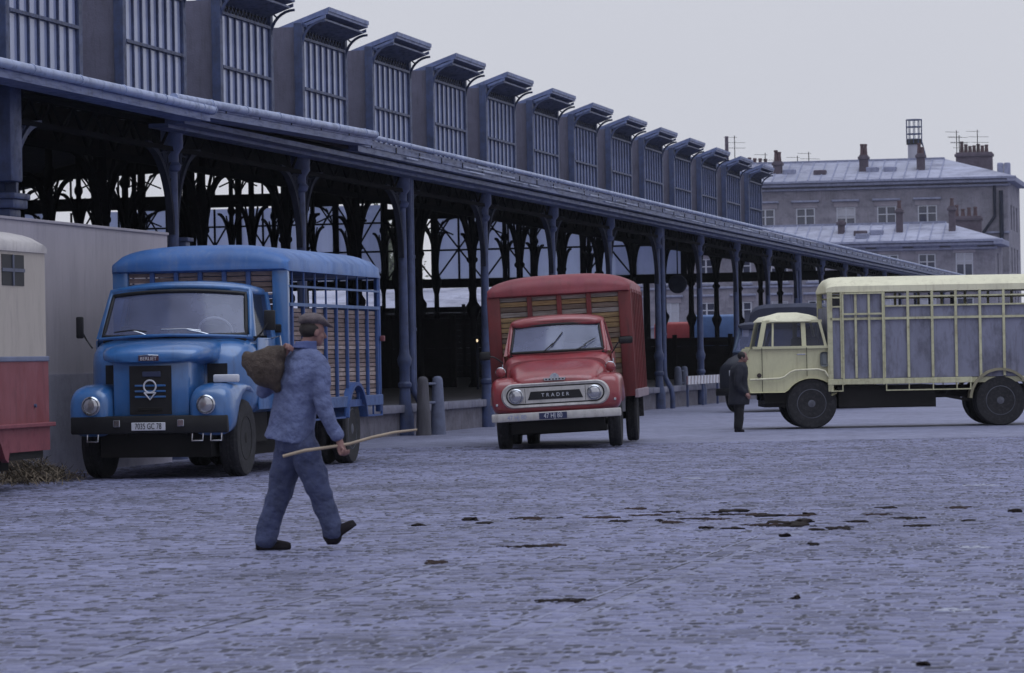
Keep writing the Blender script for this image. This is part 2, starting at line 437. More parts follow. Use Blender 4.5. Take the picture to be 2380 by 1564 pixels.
cob = obj('cobbles', me, COB, ground); cob['kind'] = 'stuff'

# ------------------------------------------------------------------ platform with coping
plat = MB().box(56.2 - T0, 214 - T0, 0.08, 84, GZ - 0.05, 0.43).build('platform', PAL['stone'])
plat.location = hp(T0, P0); plat.rotation_euler = (0, 0, ROT_H)
tag(plat, 'low stone loading platform under the hall roof', None, None, 'structure')
cm = [MB().bbox(0, 1.17 + 0.01 * k, -0.02 - 0.01 * k, 0.36, 0.432, 0.585 + 0.004 * k, 0.02).mesh('coping_stone', 40) for k in range(3)]
for k in range(131):
    o = obj('coping_stone', cm[rnd.randrange(3)], PAL['coping'], plat); o.location = (56.3 - T0 + 1.2 * k, 0, 0)
fl = MB().box(56.2 - T0, 214 - T0, 0.365, 84, 0.434, 0.56).build('platform_floor', mat('grimy floor', (0.06, 0.057, 0.07), 0.9, 0.3, 0.8), plat)

# ================================================================== market hall
hall = thing('market_hall', 'long iron market hall with row of raised glazed dormers and open arcade', 'building', hp(T0, P0), ROT_H)
def HL(t, p, z=0): return (t - T0, p - P0, z)
IRON, SHADE_BOARDS, IIN = PAL['iron'], PAL['soot'], PAL['iron_in']
BAY = 7.86
COLS_T = [48.1 + BAY * k for k in range(-1, 21)]
# front columns
prof = [(0.165, GZ - .02), (0.165, 0.42), (0.145, 0.50), (0.115, 0.62), (0.100, 0.90), (0.128, 0.93), (0.132, 0.99), (0.100, 1.03), (0.100, 1.30), (0.13, 1.36), (0.142, 1.46), (0.102, 1.56), (0.090, 1.68), (0.078, 4.35), (0.12, 4.38), (0.14, 4.45), (0.10, 4.5), (0.10, 4.62), (0.17, 4.72), (0.17, 5.0)]
col_me = MB().lathe(prof, n=18).mesh('column', 35)
brk = MB()
for s in (-1, 1):
    brk.arc((s * 1.42, 0, 3.40), 1.32, math.pi if s > 0 else 0, math.pi / 2, 0.085, 0.10, n=12)
    brk.bar((s * 0.11, 0, 4.05), (s * 0.45, 0, 4.66), 0.035, 0.035); brk.bar((s * 0.5, 0, 4.66), (s * 0.2, 0, 4.02), 0.03, 0.03)
    brk.bar((s * 0.55, 0, 4.42), (s * 0.85, 0, 4.68), 0.03, 0.03)
    for q_ in range(5):
        a_ = .25 + .22 * q_; x_, z_ = 1.42 - 1.32 * math.cos(a_), 3.40 + 1.32 * math.sin(a_)
        brk.bar((s * .1, 0, min(4.66, z_ + .25)), (s * x_, 0, z_), .022, .022); brk.bar((s * x_, 0, z_), (s * min(1.4, x_ + .12), 0, 4.66), .022, .022)
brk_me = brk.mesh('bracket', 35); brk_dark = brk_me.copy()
gir = MB().box(0.1, BAY - 0.1, -0.06, 0.06, 4.66, 4.73).box(0.1, BAY - 0.1, -0.06, 0.06, 5.02, 5.09)
n = 16
for k in range(n):
    x0, x1 = 0.1 + (BAY - .2) * k / n, 0.1 + (BAY - .2) * (k + 1) / n
    gir.bar((x0, 0, 4.72 if k % 2 else 5.03), (x1, 0, 5.03 if k % 2 else 4.72), 0.03, 0.04)
gir_me = gir.mesh('lattice_girder')
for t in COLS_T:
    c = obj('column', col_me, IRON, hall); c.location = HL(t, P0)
    b_ = obj('bracket', brk_me if t < 52 else brk_dark, IRON if t < 52 else PAL['iron_d'], hall); b_.location = HL(t, P0)  # past the first bay the eave's shadow is put into a darker iron
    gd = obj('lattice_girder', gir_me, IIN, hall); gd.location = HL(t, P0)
# heavy end pier with its scroll corbel at the left bay, and the lighter beam it carries
pier = MB().bbox(-0.30, 0.18, -0.30, 0.22, 3.85, 5.1, 0.03).bbox(-0.36, 0.30, -0.36, 0.28, 3.62, 3.70, 0.02).bbox(-0.33, 0.27, -0.33, 0.26, 3.50, 3.62, 0.02).bbox(-0.26, 0.2, -0.26, 0.2, 3.36, 3.5, 0.03).bbox(-0.2, 0.15, -0.2, 0.16, 3.1, 3.36, 0.03)
pier.prism([(0.18, 4.15), (0.24, 4.0), (0.28, 3.85), (0.27, 3.72), (0.18, 3.70)], -0.2, 0.12)
pb = pier.build('corbel', IRON, hall, 40); pb.location = HL(47.75, P0)
# downpipes in pairs beside some columns, with swan-neck feet
dp = MB()
for k in (0, 1):
    x = 0.2 + 0.15 * k
    dp.tube([(x, -0.1, 5.0), (x, -0.1, 1.05), (x, -0.12, 0.85), (x + .1, -0.26, 0.55), (x + .1, -0.3, 0.35), (x + .1, -0.3, 0.0)], 0.062, 10)
    dp.lathe([(0.075, 0), (0.075, 0.06)], (x, -0.1, 2.0), n=12); dp.lathe([(0.075, 0), (0.075, 0.06)], (x, -0.1, 3.4), n=12)
dp_me = dp.mesh('downpipe', 40)
for ti in (4, 8, 12):
    o = obj('downpipe', dp_me, IRON, hall); o.location = HL(COLS_T[ti], P0)
bxm = MB().bbox(0.12, 0.36, -0.16, 0.02, 3.02, 3.3, 0.02).bbox(0.08, 0.42, -0.2, 0.02, 3.3, 3.36, 0.01).build('pipe_box', IRON, hall, 40)
bxm.location = HL(COLS_T[2], P0)

# eave: three runs of fascia and gutter
def eave(t0, t1, p, ztop, zbot, name, m, r=0.07, slope=0.0, step=True):
    g_ = MB()
    zz = lambda t: slope * (t - t1)
    for (a, b_) in ((t0, t1),):
        prof_ = [(p, zbot), (p, zbot + .10), (p - .025, zbot + .105), (p - .025, ztop - .09), (p + .05, ztop - .08), (p + .5, ztop + 0.02), (p + .5, zbot + .02)] if step else [(p, zbot), (p, ztop - .07), (p + .5, ztop + 0.02), (p + .5, zbot + .02)]
        ra = [(a - T0, q[0] - P0, q[1] + zz(a)) for q in prof_]; rb = [(b_ - T0, q[0] - P0, q[1] + zz(b_)) for q in prof_]
        g_.loft([ra, rb])
    f = g_.build(name, m, hall)
    gt = MB(); k = t0
    while k < t1 - 0.05:
        e = min(k + 1.95, t1)
        gt.tube([(k - T0, p - 0.045 - P0, ztop - r * .6 + zz(k)), (e - T0, p - 0.045 - P0, ztop - r * .6 + zz(e))], r, 10)
        gt.lathe([(r * 1.12, 0), (r * 1.12, 0.05)], (e - 0.05 - T0, p - 0.045 - P0, ztop - r * .6 + zz(e)), 'x', 10)
        k = e
    gt.build('gutter', PAL['gutter'], f, 40)
    # fascia clips
    k = t0 + .9
    while k < t1:
        MB().box(k - T0 - .015, k - T0 + .015, p - .04 - P0, p - P0 - .024, zbot + .1 + zz(k), zbot + .2 + zz(k)).build('clip', PAL['black'], f); k += 1.95
    return f
eave(38, 54.2, 15.1, 5.19, 4.985, 'fascia', PAL['fascia_l'], 0.065, step=False)
eave(52.2, 64.7, 15.12, 5.40, 5.17, 'fascia', PAL['fascia_l'], 0.065, 0.012)
_m = eave(64.7, 214, 15.38, 5.40, 5.08, 'fascia', PAL['fascia'], 0.045)
MB().box(57 - T0, 213 - T0, .55, .62, 4.86, 5.3).build('shade_strip', IIN, hall)  # added dark strip standing in for the shade below the eave
# lower moulding strips under the eave
for (p, z0, z1) in ((15.55, 4.98, 5.06), (15.8, 4.93, 4.99)):
    MB().box(54.4 - T0, 214 - T0, p - P0, p + .3 - P0, z0, z1).build('moulding', PAL['fascia'], hall)
# streaked sheets lying on the fascia
for k in range(70):
    t = 65 + rnd.random() ** 1.3 * 140; d = rnd.uniform(.6, 2.5); z = rnd.choice((5.13, 5.2, 5.26))
    MB().box(t - T0, t + d - T0, 15.340 - P0, 15.352 - P0, z, z + rnd.uniform(.015, .035)).build('seam_strip', PAL['gutter'], _m)

# ---- roof shell: front lean-to, back wall of the dormers, main slopes
def sheet(name, pts, m, thick=0.12):
    """profile in (p, z) extruded over the hall length"""
    g_ = MB()
    up = [(p, z + thick) for p, z in pts]
    pr = pts + up[::-1]
    g_.loft([[(36 - T0, p - P0, z) for p, z in pr], [(214 - T0, p - P0, z) for p, z in pr]])
    return g_.build(name, m, hall)
sheet('roof', [(15.55, 5.12), (24.5, 6.98), (28.6, 7.75)], PAL['roof'])
sheet('upper_roof', [(28.45, 9.2), (60, 14.2), (101, 5.3)], PAL['roof'])
MB().box(36 - T0, 214 - T0, 28.5 - P0, 28.7 - P0, 7.6, 9.3).build('clerestory_wall', PAL['render'], hall)
# boarded wall hanging under the clerestory, on the first inner row
# ---- dormers
DG = glass('dormer glass', (0.45, 0.48, 0.6), (0.315, 0.365, 0.60), 0.95, 0.14)  # panes coloured pale to stand in for sky reflection
DW, DP = 4.8, 0.0
dorm = bpy.data.objects.new('dormer', None); COL.objects.link(dorm); dorm.parent = hall
ZB, ZT = 6.85, 10.30
for x in (0, DW):
    sgn = 1 if x == 0 else -1
    MB().bbox(x - 0.13, x + 0.13, -0.02, 0.20, ZB, ZT, 0.015).build('post', IRON, dorm)
    b_ = MB(); b_.arc((x, -0.62, 9.72), 0.62, 0, math.pi / 2, 0.06, 0.07, plane='yz', n=8)
    b_.bar((x, 0.0, 10.3), (x, -.19, 10.13), .04, .04)
    b_.build('bracket', IRON, dorm)
MB().box(0.02, 0.14, 0.2, 4.0, ZB, 10.2).build('cheek', PAL['render'], dorm)
MB().box(DW - 0.14, DW - 0.02, 0.2, 4.0, ZB, 10.2).build('cheek', PAL['render'], dorm)
rf = MB(); sl_ = 0.36
pr = [(-0.66, 10.53), (-0.66, 10.60), (-0.69, 10.60), (-0.69, 10.71), (4.1, 10.71 - sl_ * 4.8), (4.1, 10.58 - sl_ * 4.8 - .02), (-0.40, 10.47)]
rf.loft([[(0.18, q[0], q[1]) for q in pr], [(DW - .1, q[0], q[1]) for q in pr]])
rf.build('dormer_roof', PAL['cap'], dorm)
pr = [(-0.60, 10.50), (4.1, 10.50 - sl_ * 4.7), (4.1, 10.38 - sl_ * 4.7), (-0.60, 10.42)]
for x0, x1 in ((0.10, 0.17), (DW - .09, DW - .02)):
    MB().loft([[(x0, q[0], q[1]) for q in pr], [(x1, q[0], q[1]) for q in pr]]).build('barge_board', PAL['cap'], dorm)
MB().loft([[(0.2, q[0], q[1]) for q in [(-0.55, 10.42), (4.0, 8.75), (4.0, 8.70), (-0.55, 10.37)]], [(DW - .2, q[0], q[1]) for q in [(-0.55, 10.42), (4.0, 8.75), (4.0, 8.70), (-0.55, 10.37)]]]).build('soffit', PAL['fascia'], dorm)
NP = 7
for k in range(NP + 1):
    x = 0.13 + (DW - .26) * k / NP
    MB().box(x - .030, x + .030, 0.0, 0.10, ZB, 9.9).build('mullion', IRON, dorm)
for z in (8.60, 9.9):
    MB().box(0.13, DW - .13, -0.03, 0.03, z - .035, z + .035).build('transom', IRON, dorm)
pm = [MB().box(0.03, (DW - .26) / NP - .03, 0.052, 0.060, a, b_).mesh('pane') for a, b_ in ((ZB, 8.565), (8.635, 9.865))]
for k in range(NP):
    for q in pm:
        o = obj('pane', q, DG, dorm); o.location = (0.13 + (DW - .26) * k / NP, 0, 0)
lt = MB().box(0.13, DW - .13, 0.101, 0.12, 9.93, 10.3)
lt.build('backing', SHADE_BOARDS, dorm)
lt = MB()
for k in range(14):
    x0, x1 = 0.13 + (DW - .26) * k / 14, 0.13 + (DW - .26) * (k + 1) / 14
    lt.bar((x0, .04, 9.94), (x1, .04, 10.28), .02, .02); lt.bar((x0, .045, 10.28), (x1, .045, 9.94), .02, .02)
lt.build('lattice', IRON, dorm)
DT0 = 97.0
for k in range(-4, 12):
    loc = HL(DT0 + 8.0 * k, 24.5)
    if k == -4: dorm.location = loc
    else: clone_tree(dorm, hall, loc)

# ---- inside: rows of columns with flared heads, arches and girders
ip = [(0.20, 0.5), (0.20, 0.8), (0.12, 0.95), (0.11, 3.6), (0.16, 3.75), (0.23, 4.0), (0.23, 4.12), (0.14, 4.3), (0.12, 4.5), (0.11, 5.9), (0.18, 6.0), (0.18, 6.1), (0.11, 6.2), (0.10, 9.0)]
ic_me = MB().lathe(ip, n=12).mesh('inner_column', 35)
ib = MB()
for s in (-1, 1):
    ib.arc((s * 2.2, 0, 3.95), 2.05, math.pi if s > 0 else 0, math.pi / 2, 0.10, 0.12, n=10)
    ib.bar((s * .15, 0, 5.0), (s * .9, 0, 5.95), .06, .06); ib.bar((s * .15, 0, 5.7), (s * 0.75, 0, 5.3), .05, .05)
ib_me = ib.mesh('inner_bracket')
ig = MB().box(0, BAY, -.08, .08, 5.95, 6.10).box(0, BAY, -.08, .08, 6.85, 7.0)
for k in range(8):
    ig.bar((BAY * k / 8, 0, 6.05 if k % 2 else 6.9), (BAY * (k + 1) / 8, 0, 6.9 if k % 2 else 6.05), .07, .08)
ig_me = ig.mesh('inner_girder')
for ri, p in enumerate((24.6, 36.0, 47.5, 59.0)):
    for k, t in enumerate(COLS_T[1:]):
        dz = 0 if ri == 0 else 1.6 * min(ri, 3) / 1.0
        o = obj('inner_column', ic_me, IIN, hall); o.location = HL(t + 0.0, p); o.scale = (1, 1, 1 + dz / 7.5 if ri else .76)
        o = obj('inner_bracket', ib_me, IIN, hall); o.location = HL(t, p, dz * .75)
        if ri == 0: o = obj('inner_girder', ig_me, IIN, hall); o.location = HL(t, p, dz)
MB().box(40 - T0, 214 - T0, 24.62 - P0, 24.72 - P0, 6.05, 7.15).build('fascia_board', SHADE_BOARDS, hall)

# ---- glazed far end
END = 208.0
ew = bpy.data.objects.new('end_wall', None); COL.objects.link(ew); ew.parent = hall; ew.location = HL(END, 16.2)
EG = bpy.data.materials.new('dirty end glass'); EG.use_nodes = True
_t = EG.node_tree; _n = _t.nodes; _n.remove(_n['Principled BSDF'])
_tr, _tl, _mx, _nz = _n.new('ShaderNodeBsdfTransparent'), _n.new('ShaderNodeBsdfTranslucent'), _n.new('ShaderNodeMixShader'), _n.new('ShaderNodeTexNoise')
_tr.inputs[0].default_value = (.70, .75, .88, 1); _tl.inputs[0].default_value = (.62, .67, .85, 1); _nz.inputs['Scale'].default_value = .8; _nz.inputs['Detail'].default_value = 6
_mr = _n.new('ShaderNodeMapRange'); _mr.inputs[1].default_value = .3; _mr.inputs[2].default_value = .7; _mr.inputs[3].default_value = .45; _mr.inputs[4].default_value = .8
_t.links.new(_nz.outputs['Fac'], _mr.inputs[0]); _t.links.new(_mr.outputs[0], _mx.inputs[0]); _t.links.new(_tr.outputs[0], _mx.inputs[1]); _t.links.new(_tl.outputs[0], _mx.inputs[2])
_t.links.new(_mx.outputs[0], _n['Material Output'].inputs['Surface'])
MB().box(-.2, .2, 5.5, 84, 5.45, 5.95).build('beam', IIN, ew)
MB().box(-.2, .2, 30, 60, 10.25, 10.95).build('beam', IIN, ew)
W = 2.8
def end_bay(y, z0, z1, arch, glazed, brace):
    g_ = MB(); g_.box(-.12, .12, y - .16, y + .16, z0, z1 + .6)
    g_.box(-.06, .06, y + W / 2 - .05, y + W / 2 + .05, z0, z1)
    for z in np.arange(z0 + 1.6, z1 - .3, 1.6): g_.box(-.05, .05, y, y + W, z - .05, z + .05)
    if arch:
        hw = W / 2 - .16; n_ = 12
        # solid spandrel above a pointed arch
        for s in (-1, 1):
            pts = []
            for k in range(n_ + 1):
                a = k / n_; pts.append((y + W / 2 + s * hw * (1 - a ** 2.2), z1 - 1.7 + 1.7 * math.sin(a * math.pi / 2) ** .9))
            for k in range(n_):
                (a0, b0), (a1, b1) = pts[k], pts[k + 1]; ee = y + W / 2 + s * hw
                if k > n_ - 4 or k % 3 == 0:
                    g_.loft([[(-.1, a0, b0), (-.1, a1, b1), (-.1, a1, b1 + .22), (-.1, a0, b0 + .22)], [(.1, a0, b0), (.1, a1, b1), (.1, a1, b1 + .22), (.1, a0, b0 + .22)]])
                else:
                    g_.loft([[(-.1, a0, b0), (-.1, a1, b1), (-.1, a1, b1 + .14), (-.1, a0, b0 + .14)], [(.1, a0, b0), (.1, a1, b1), (.1, a1, b1 + .14), (.1, a0, b0 + .14)]])
            g_.bar((0, y + W / 2 + s * hw, z1 - .5), (0, y + W / 2 + s * .3, z1 - .9), .08, .08); g_.bar((0, y + W / 2 + s * hw, z1 - 1.1), (0, y + W / 2 + s * .5, z1), .08, .08)
        g_.box(-.1, .1, y, y + W, z1, z1 + .6)
    if brace:
        g_.bar((0, y + .1, z0), (0, y + W - .1, z1), .07, .09); g_.bar((0, y + .1, z1), (0, y + W - .1, z0), .07, .09)
    fr = g_.build('window_frame', IIN, ew)
    if glazed:
        for a, b_ in ((y + .16, y + W / 2 - .05), (y + W / 2 + .05, y + W - .16)):
            MB().box(.02, .03, a, b_, z0, z1).build('pane', EG, fr)
def under_roof(p):
    if p < 24.5: return 5.12 + (p - 15.55) * .2078
    if p < 28.5: return 6.98 + (p - 24.5) * .188
    return 9.2 + (min(p, 60) - 28.45) * .1585 - max(0, p - 60) * .217
y, k = 1.0, 0
while y < 60:
    rz = under_roof(y + 16.2) - .15
    if y > 12.4:
        zt = min(rz - .75, 9.3) if y < 30 else 10.15
        end_bay(y, 5.95, zt, y < 30 or k % 3 == 0, k % 7 != 3, y >= 24 or k % 2 == 0)
        if 30 <= y < 57: end_bay(y, 10.95, min(12.3, rz - .7), True, False, False)
    y += W; k += 1
def gable(y0, y1, z0):
    ys_ = np.linspace(y0, y1, 12)
    pts = [(y0, z0), (y1, z0)] + [(float(q), under_roof(q + 16.2) - .02) for q in ys_[::-1]]
    MB().prism(pts, -.05, .05, 'yz').build('gable_boards', SHADE_BOARDS, ew)
gable(12.5, 29.2, 9.85)
gable(30, 60, 12.9)
for y in np.arange(0.3, 84, 8.4):
    MB().lathe([(0.24, .5), (0.2, .9), (.18, 5.5)], (0, y, 0), n=10).build('end_column', IIN, ew, 40)

# ---- pens and booths inside the hall
pen_m = mat('tarred pen boards', (0.012, 0.010, 0.012), 0.9, 0.4, 2, spec=0.03)
def pens(t, p0, p1, h, label):
    th = thing('cattle_pen', label, 'pen', hp(t, p0, 0.56), ROT_H)
    nb = max(3, int(h / .28))
    for k in range(nb):
        z = h * (k + .5) / nb
        MB().box(-.03, .03, 0, p1 - p0, z - h / nb * .5 + .002, z + h / nb * .5 - .002).build('plank', pen_m, th)
    y = 0
    while y <= p1 - p0 + .01:
        MB().bbox(-.10, .10, y - .08, y + .08, 0, h + .12, .02).build('post', pen_m, th); y += 2.1
pens(142, 17.5, 28.0, 1.55, 'dark timber cattle pen across the outer aisle of the hall')
pens(168, 17.5, 27.0, 1.25, 'low dark cattle pen behind the taller aisle pen')
pens(120, 25.5, 40.5, 2.2, 'dark timber cattle pen between the first inner columns')
pens(188, 31.0, 66.0, 3.55, 'tall boarded pen closing the far end of the hall')
pens(95, 26.0, 36.0, 2.0, 'dark timber cattle pen behind the twin downpipes')
pens(78, 24.0, 36.0, 2.2, 'dark timber cattle pen behind the blue lorry')
# a blind shed end beyond the hall that shuts off the low views
# ================================================================== partition wall in the first bay
pw = thing('partition_wall', 'pale beige boarded wall filling the first bay behind the blue lorry', 'wall', hp(36, 15.86), ROT_H)
bg_m = mat('beige wall', (0.425, 0.395, 0.450), 0.85, 0.12, 0.8, bump=0.2, bscale=12, dirt=(0.33, 0.305, 0.36), dirt_amt=0.4, stretch=(1, 1, .3), streak=(.25, .23, .27), streak_amt=.4)
bg_l = mat('beige wall base', (0.34, 0.33, 0.415), 0.85, 0.15, 1.2, bump=0.4, bscale=12, dirt=(0.2, 0.2, 0.26), dirt_amt=0.5)
MB().box(0, 18.45, 0, .2, 1.33, 3.34).build('upper_panel', bg_m, pw)
MB().box(0, 18.45, -.02, .22, GZ - .03, 1.33).build('base_panel', bg_l, pw)
MB().bbox(0, 18.45, -.03, .24, 3.34, 3.38, .01).build('capping', bg_m, pw)

# ================================================================== bollards
def bollard(px, py, h, m, label, rung=None):
    b = thing('bollard', label, 'bollard', at(px, py, z=GZ), ROT_H, 'bollards guarding the platform columns')
    MB().lathe([(0.155, -.02), (0.15, .05), (0.105, h - .12), (0.095, h - .05), (0.06, h - .01), (0.0, h)], n=16, cap=False).build('shaft', m, b, 40)
    if rung:
        for z in (.55 * h, .87 * h): MB().tube([(0.05, -.02, z), rung(z)], 0.025, 8).build('rail', m, b, 40)
    return b
wood_g = mat('weathered wood post', (0.085, 0.082, 0.10), 0.8, 0.25, 4, stretch=(4, 4, .5), bump=.4)
b1 = bollard(985, 1012, 1.13, wood_g, 'grey weathered wooden bollard by the twin downpipes')
b2 = bollard(1019, 1010, 1.13, PAL['bollard'], 'blue painted iron bollard bolted to the wooden one', rung=lambda z: (-.36, .11, z))
b3 = bollard(1577, 940, 1.13, PAL['bollard'], 'pale blue bollard nearer the downpipe behind the red lorry')
b4 = bollard(1592, 938, 1.13, PAL['bollard'], 'pale blue bollard beyond its twin, next to the striped barrier', rung=lambda z: (-.25, .05, z))

# striped low barrier along the platform edge
br_ = thing('striped_barrier', 'low red and white striped rail along the platform edge', 'barrier', hp(106.5, 15.98, 0.0), ROT_H)
st_r, st_w = mat('faded red stripe', (0.16, 0.06, 0.08), .7), PAL['white']
for k in range(15):
    MB().prism([(k * .62, .62), (k * .62 + .34, .62), (k * .62 + .42, .86), (k * .62 + .08, .86)], -.08, -.05).build('stripe', st_w, br_)
MB().box(0, 9.4, -.05, -.02, .62, .86).build('board', st_r, br_)
for k in range(4): MB().box(.05 + 3 * k, .13 + 3 * k, -.06, .0, GZ, .62).build('post', PAL['iron'], br_)

# ================================================================== far stone blocks
stone_w = mat('soot stained ashlar', (0.215, 0.205, 0.255), 0.9, 0.25, 0.5, bump=.3, bscale=3, dirt=(0.10, 0.095, 0.135), dirt_amt=.6, stretch=(1, 1, 1.5), streak=(.08, .075, .10), streak_amt=.55)
stone_l = mat('pale ashlar', (0.255, 0.235, 0.285), 0.9, 0.18, 0.6, dirt=(0.14, 0.13, 0.17), dirt_amt=.45)
trim = mat('pale cornice', (0.235, 0.250, 0.365), 0.8, 0.15, 1.5, dirt=(0.10, 0.10, .15), dirt_amt=.5, streak=(.09, .09, .13), streak_amt=.5)
zinc = mat('patched zinc roof', (0.300, 0.310, 0.415), 0.5, 0.32, 0.45, dirt=(0.105, 0.105, .155), dirt_amt=.7, stretch=(1, .4, 1), streak=(.13, .13, .18), streak_amt=.6)
brickm = mat('chimney brick', (0.085, 0.068, 0.092), .9, .3, 2)
potm = mat('terracotta pot', (0.085, 0.05, 0.06), .8, .3, 3)
wframe = mat('white window paint', (0.40, 0.41, 0.49), .6, .1, 3)
wglass = glass('far window glass', (.3, .3, .35), (0.055, 0.06, 0.105), .85, .08)
curtain = mat('drawn blind', (0.36, 0.36, .43), .8, .1, 2)

def window(parent, y, z, w, h, rnd_, lintel=True, x=0):
    """local frame: facade plane x=0 faces -x; y along the facade"""
    f = MB()
    for a, b_ in ((y - w / 2, y - w / 2 + .09), (y - .06, y + .06), (y + w / 2 - .09, y + w / 2)): f.box(x - .02, x + .06, a, b_, z - h / 2, z + h / 2)
    for zz in (z - h / 2, z + h / 2 - .09, z + h * .16): f.box(x - .015, x + .055, y - w / 2, y + w / 2, zz, zz + .08)
    fo = f.build('window', wframe, parent)
    r = rnd_.random()
    MB().box(x + .07, x + .09, y - w / 2, y + w / 2, z - h / 2, z + h / 2).build('pane', wglass, fo)
    if r < .35: MB().box(x + .02, x + .05, y - w / 2 + .1, y + w / 2 - .1, z - h / 2 + (.55 * h if r < .2 else .1), z + h / 2 - .1).build('blind', curtain, fo)
    MB().bbox(x - .16, x + .02, y - w / 2 - .12, y + w / 2 + .12, z - h / 2 - .16, z - h / 2, .02, 1).build('sill', trim, fo)
    if lintel:
        MB().bbox(x - .24, x + .02, y - w / 2 - .35, y + w / 2 + .35, z + h / 2 + .45, z + h / 2 + .62, .03, 1).build('lintel', trim, fo)
        MB().box(x - .06, x + .02, y - w / 2 - .2, y + w / 2 + .2, z + h / 2 + .02, z + h / 2 + .44).build('frieze', stone_l, fo)
def wall_with_holes(parent, L_, z0, z1, holes, m, thick=.5, name='wall'):
    """wall slab in courses of blocks cut round the window holes"""
    ys = sorted(set([0, L_] + [v for h in holes for v in (h[0] - h[2] / 2, h[0] + h[2] / 2)]))
    zs = sorted(set([z0, z1] + [v for h in holes for v in (h[1] - h[3] / 2, h[1] + h[3] / 2)]))
    g_ = MB()
    for i in range(len(ys) - 1):
        for j in range(len(zs) - 1):
            cy, cz = (ys[i] + ys[i + 1]) / 2, (zs[j] + zs[j + 1]) / 2
            if not any(abs(cy - h[0]) < h[2] / 2 and abs(cz - h[1]) < h[3] / 2 for h in holes):
                g_.box(0.0, thick, ys[i], ys[i + 1], zs[j], zs[j + 1])
    bm = bmesh.new(); vs = [bm.verts.new(v) for v in g_.v]; [bm.faces.new([vs[i] for i in f]) for f in g_.f]
    bmesh.ops.remove_doubles(bm, verts=bm.verts, dist=1e-4)
    seen = {}
    for f in bm.faces:
        key = tuple(sorted(v.index for v in f.verts)); seen.setdefault(key, []).append(f)
    bm.verts.index_update(); seen = {}
    for f in bm.faces: seen.setdefault(tuple(sorted(v.index for v in f.verts)), []).append(f)
    dead = [f for fs in seen.values() if len(fs) > 1 for f in fs]
    bmesh.ops.delete(bm, geom=dead, context='FACES')
    me = bpy.data.meshes.new(name); bm.to_mesh(me); bm.free()
    return obj(name, me, m, parent)
def block(name, label, t, p0, p1, zc, floors, ws, ww, wh, roof_h, roof_d, seed, depth):
    rb = thing(name, label, 'building', hp(t, p0), ROT_H)
    L_ = p1 - p0; r = random.Random(seed)
    ys = list(np.arange(ws[0] - p0, L_ - .8, ws[1]))
    holes = [(float(y), z, ww, wh) for y in ys for z in floors]
    wall_with_holes(rb, L_, GZ - .1, zc, holes, stone_w)
    for h in holes: window(rb, h[0], h[1], ww, wh, r, h[1] > 3)
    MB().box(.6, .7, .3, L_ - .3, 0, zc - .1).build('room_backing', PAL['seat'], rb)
    # flank
    fl_ = wall_with_holes(rb, depth, GZ - .1, zc, [(float(y), z, ww, wh) for y in np.arange(3, depth - 2, 3.4) for z in floors], stone_w, .5, 'flank_wall')
    fl_.matrix_local = Matrix(((0, 1, 0, .5), (1, 0, 0, 0), (0, 0, 1, 0), (0, 0, 0, 1)))
    # string courses, cornice
    for z in [f + wh / 2 + 1.05 for f in floors[:-1]]: MB().bbox(-.12, .02, -.1, L_ + .1, z, z + .16, .02, 1).build('string_course', trim, rb)
    c = MB().bbox(-.25, .1, -.2, L_ + .2, zc - .62, zc - .45, .03, 1).bbox(-.55, .1, -.5, L_ + .5, zc - .32, zc - .08, .04, 1).bbox(-.72, .1, -.66, L_ + .66, zc - .06, zc + .14, .03, 1)
    c.bbox(-.7, depth, -.6, .05, zc - .3, zc + .12, .04, 1)
    c.build('cornice', trim, rb)
    # hipped zinc roof
    z0, z1 = zc + .14, zc + roof_h; a = roof_d
    rf_ = MB().add([(-.5, -.5, z0), (-.5, L_ + .5, z0), (depth, L_ + .5, z0), (depth, -.5, z0), (a, a * 1.15, z1), (a, L_ - a, z1), (depth - a, L_ - a, z1), (depth - a, a * 1.15, z1)],
                   [(0, 1, 5, 4), (1, 2, 6, 5), (2, 3, 7, 6), (3, 0, 4, 7), (4, 5, 6, 7), (0, 3, 2, 1)])
    ro = rf_.build('roof', zinc, rb)
    # standing seams on the front slope
    sm = zinc
    for y in np.arange(a * 1.15, L_ - a, .95):
        MB().bar((-.48, y, z0 + .03), (a, y, z1 + .03), .09, .06).build('seam', trim, ro)
    MB().bar((a, a * 1.15, z1 + .05), (a, L_ - a, z1 + .05), .2, .16).build('ridge_cap', trim, ro)
    for k in range(4):
        y = r.uniform(6, L_ - 8); f = r.uniform(.15, .45)
        x, z = -.5 + f * (a + .5), z0 + f * (z1 - z0)
        MB().bbox(x - .25, x + .5, y - .5, y + .5, z - .1, z + .32, .05, 1).build('skylight', brickm if k == 1 else trim, ro)
    return rb, ro
def chimney(parent, x, y, z0, z1, w, d, pots, seed=0):
    c = MB().bbox(x - d / 2, x + d / 2, y - w / 2, y + w / 2, z0, z1, .03, 1).bbox(x - d / 2 - .1, x + d / 2 + .1, y - w / 2 - .1, y + w / 2 + .1, z1 - .35, z1 - .12, .03, 1)
    co = c.build('chimney', brickm, parent); r = random.Random(seed)
    for k in range(pots):
        yy = y + (k - (pots - 1) / 2) * (w / max(pots, 1)) * .8; h = r.uniform(.5, .95)
        MB().lathe([(.17, 0), (.13, h * .8), (.17, h * .85), (.15, h)], (x, yy, z1), n=10).build('chimney_pot', potm, co, 40)
    return co
def mast(parent, x, y, z0, z1, arms=3):
    m_ = MB().tube([(x, y, z0), (x, y, z1)], .035, 6)
    for k in range(arms): m_.tube([(x, y - (.9 if k else .2), z1 - .15 - .45 * k), (x, y + (.9 - .2 * k), z1 - .1 - .45 * k)], .016, 5)
    m_.build('antenna', PAL['black'], parent)
def p_at(px, D): return (2940 - px) * .9812 * D / F_PX
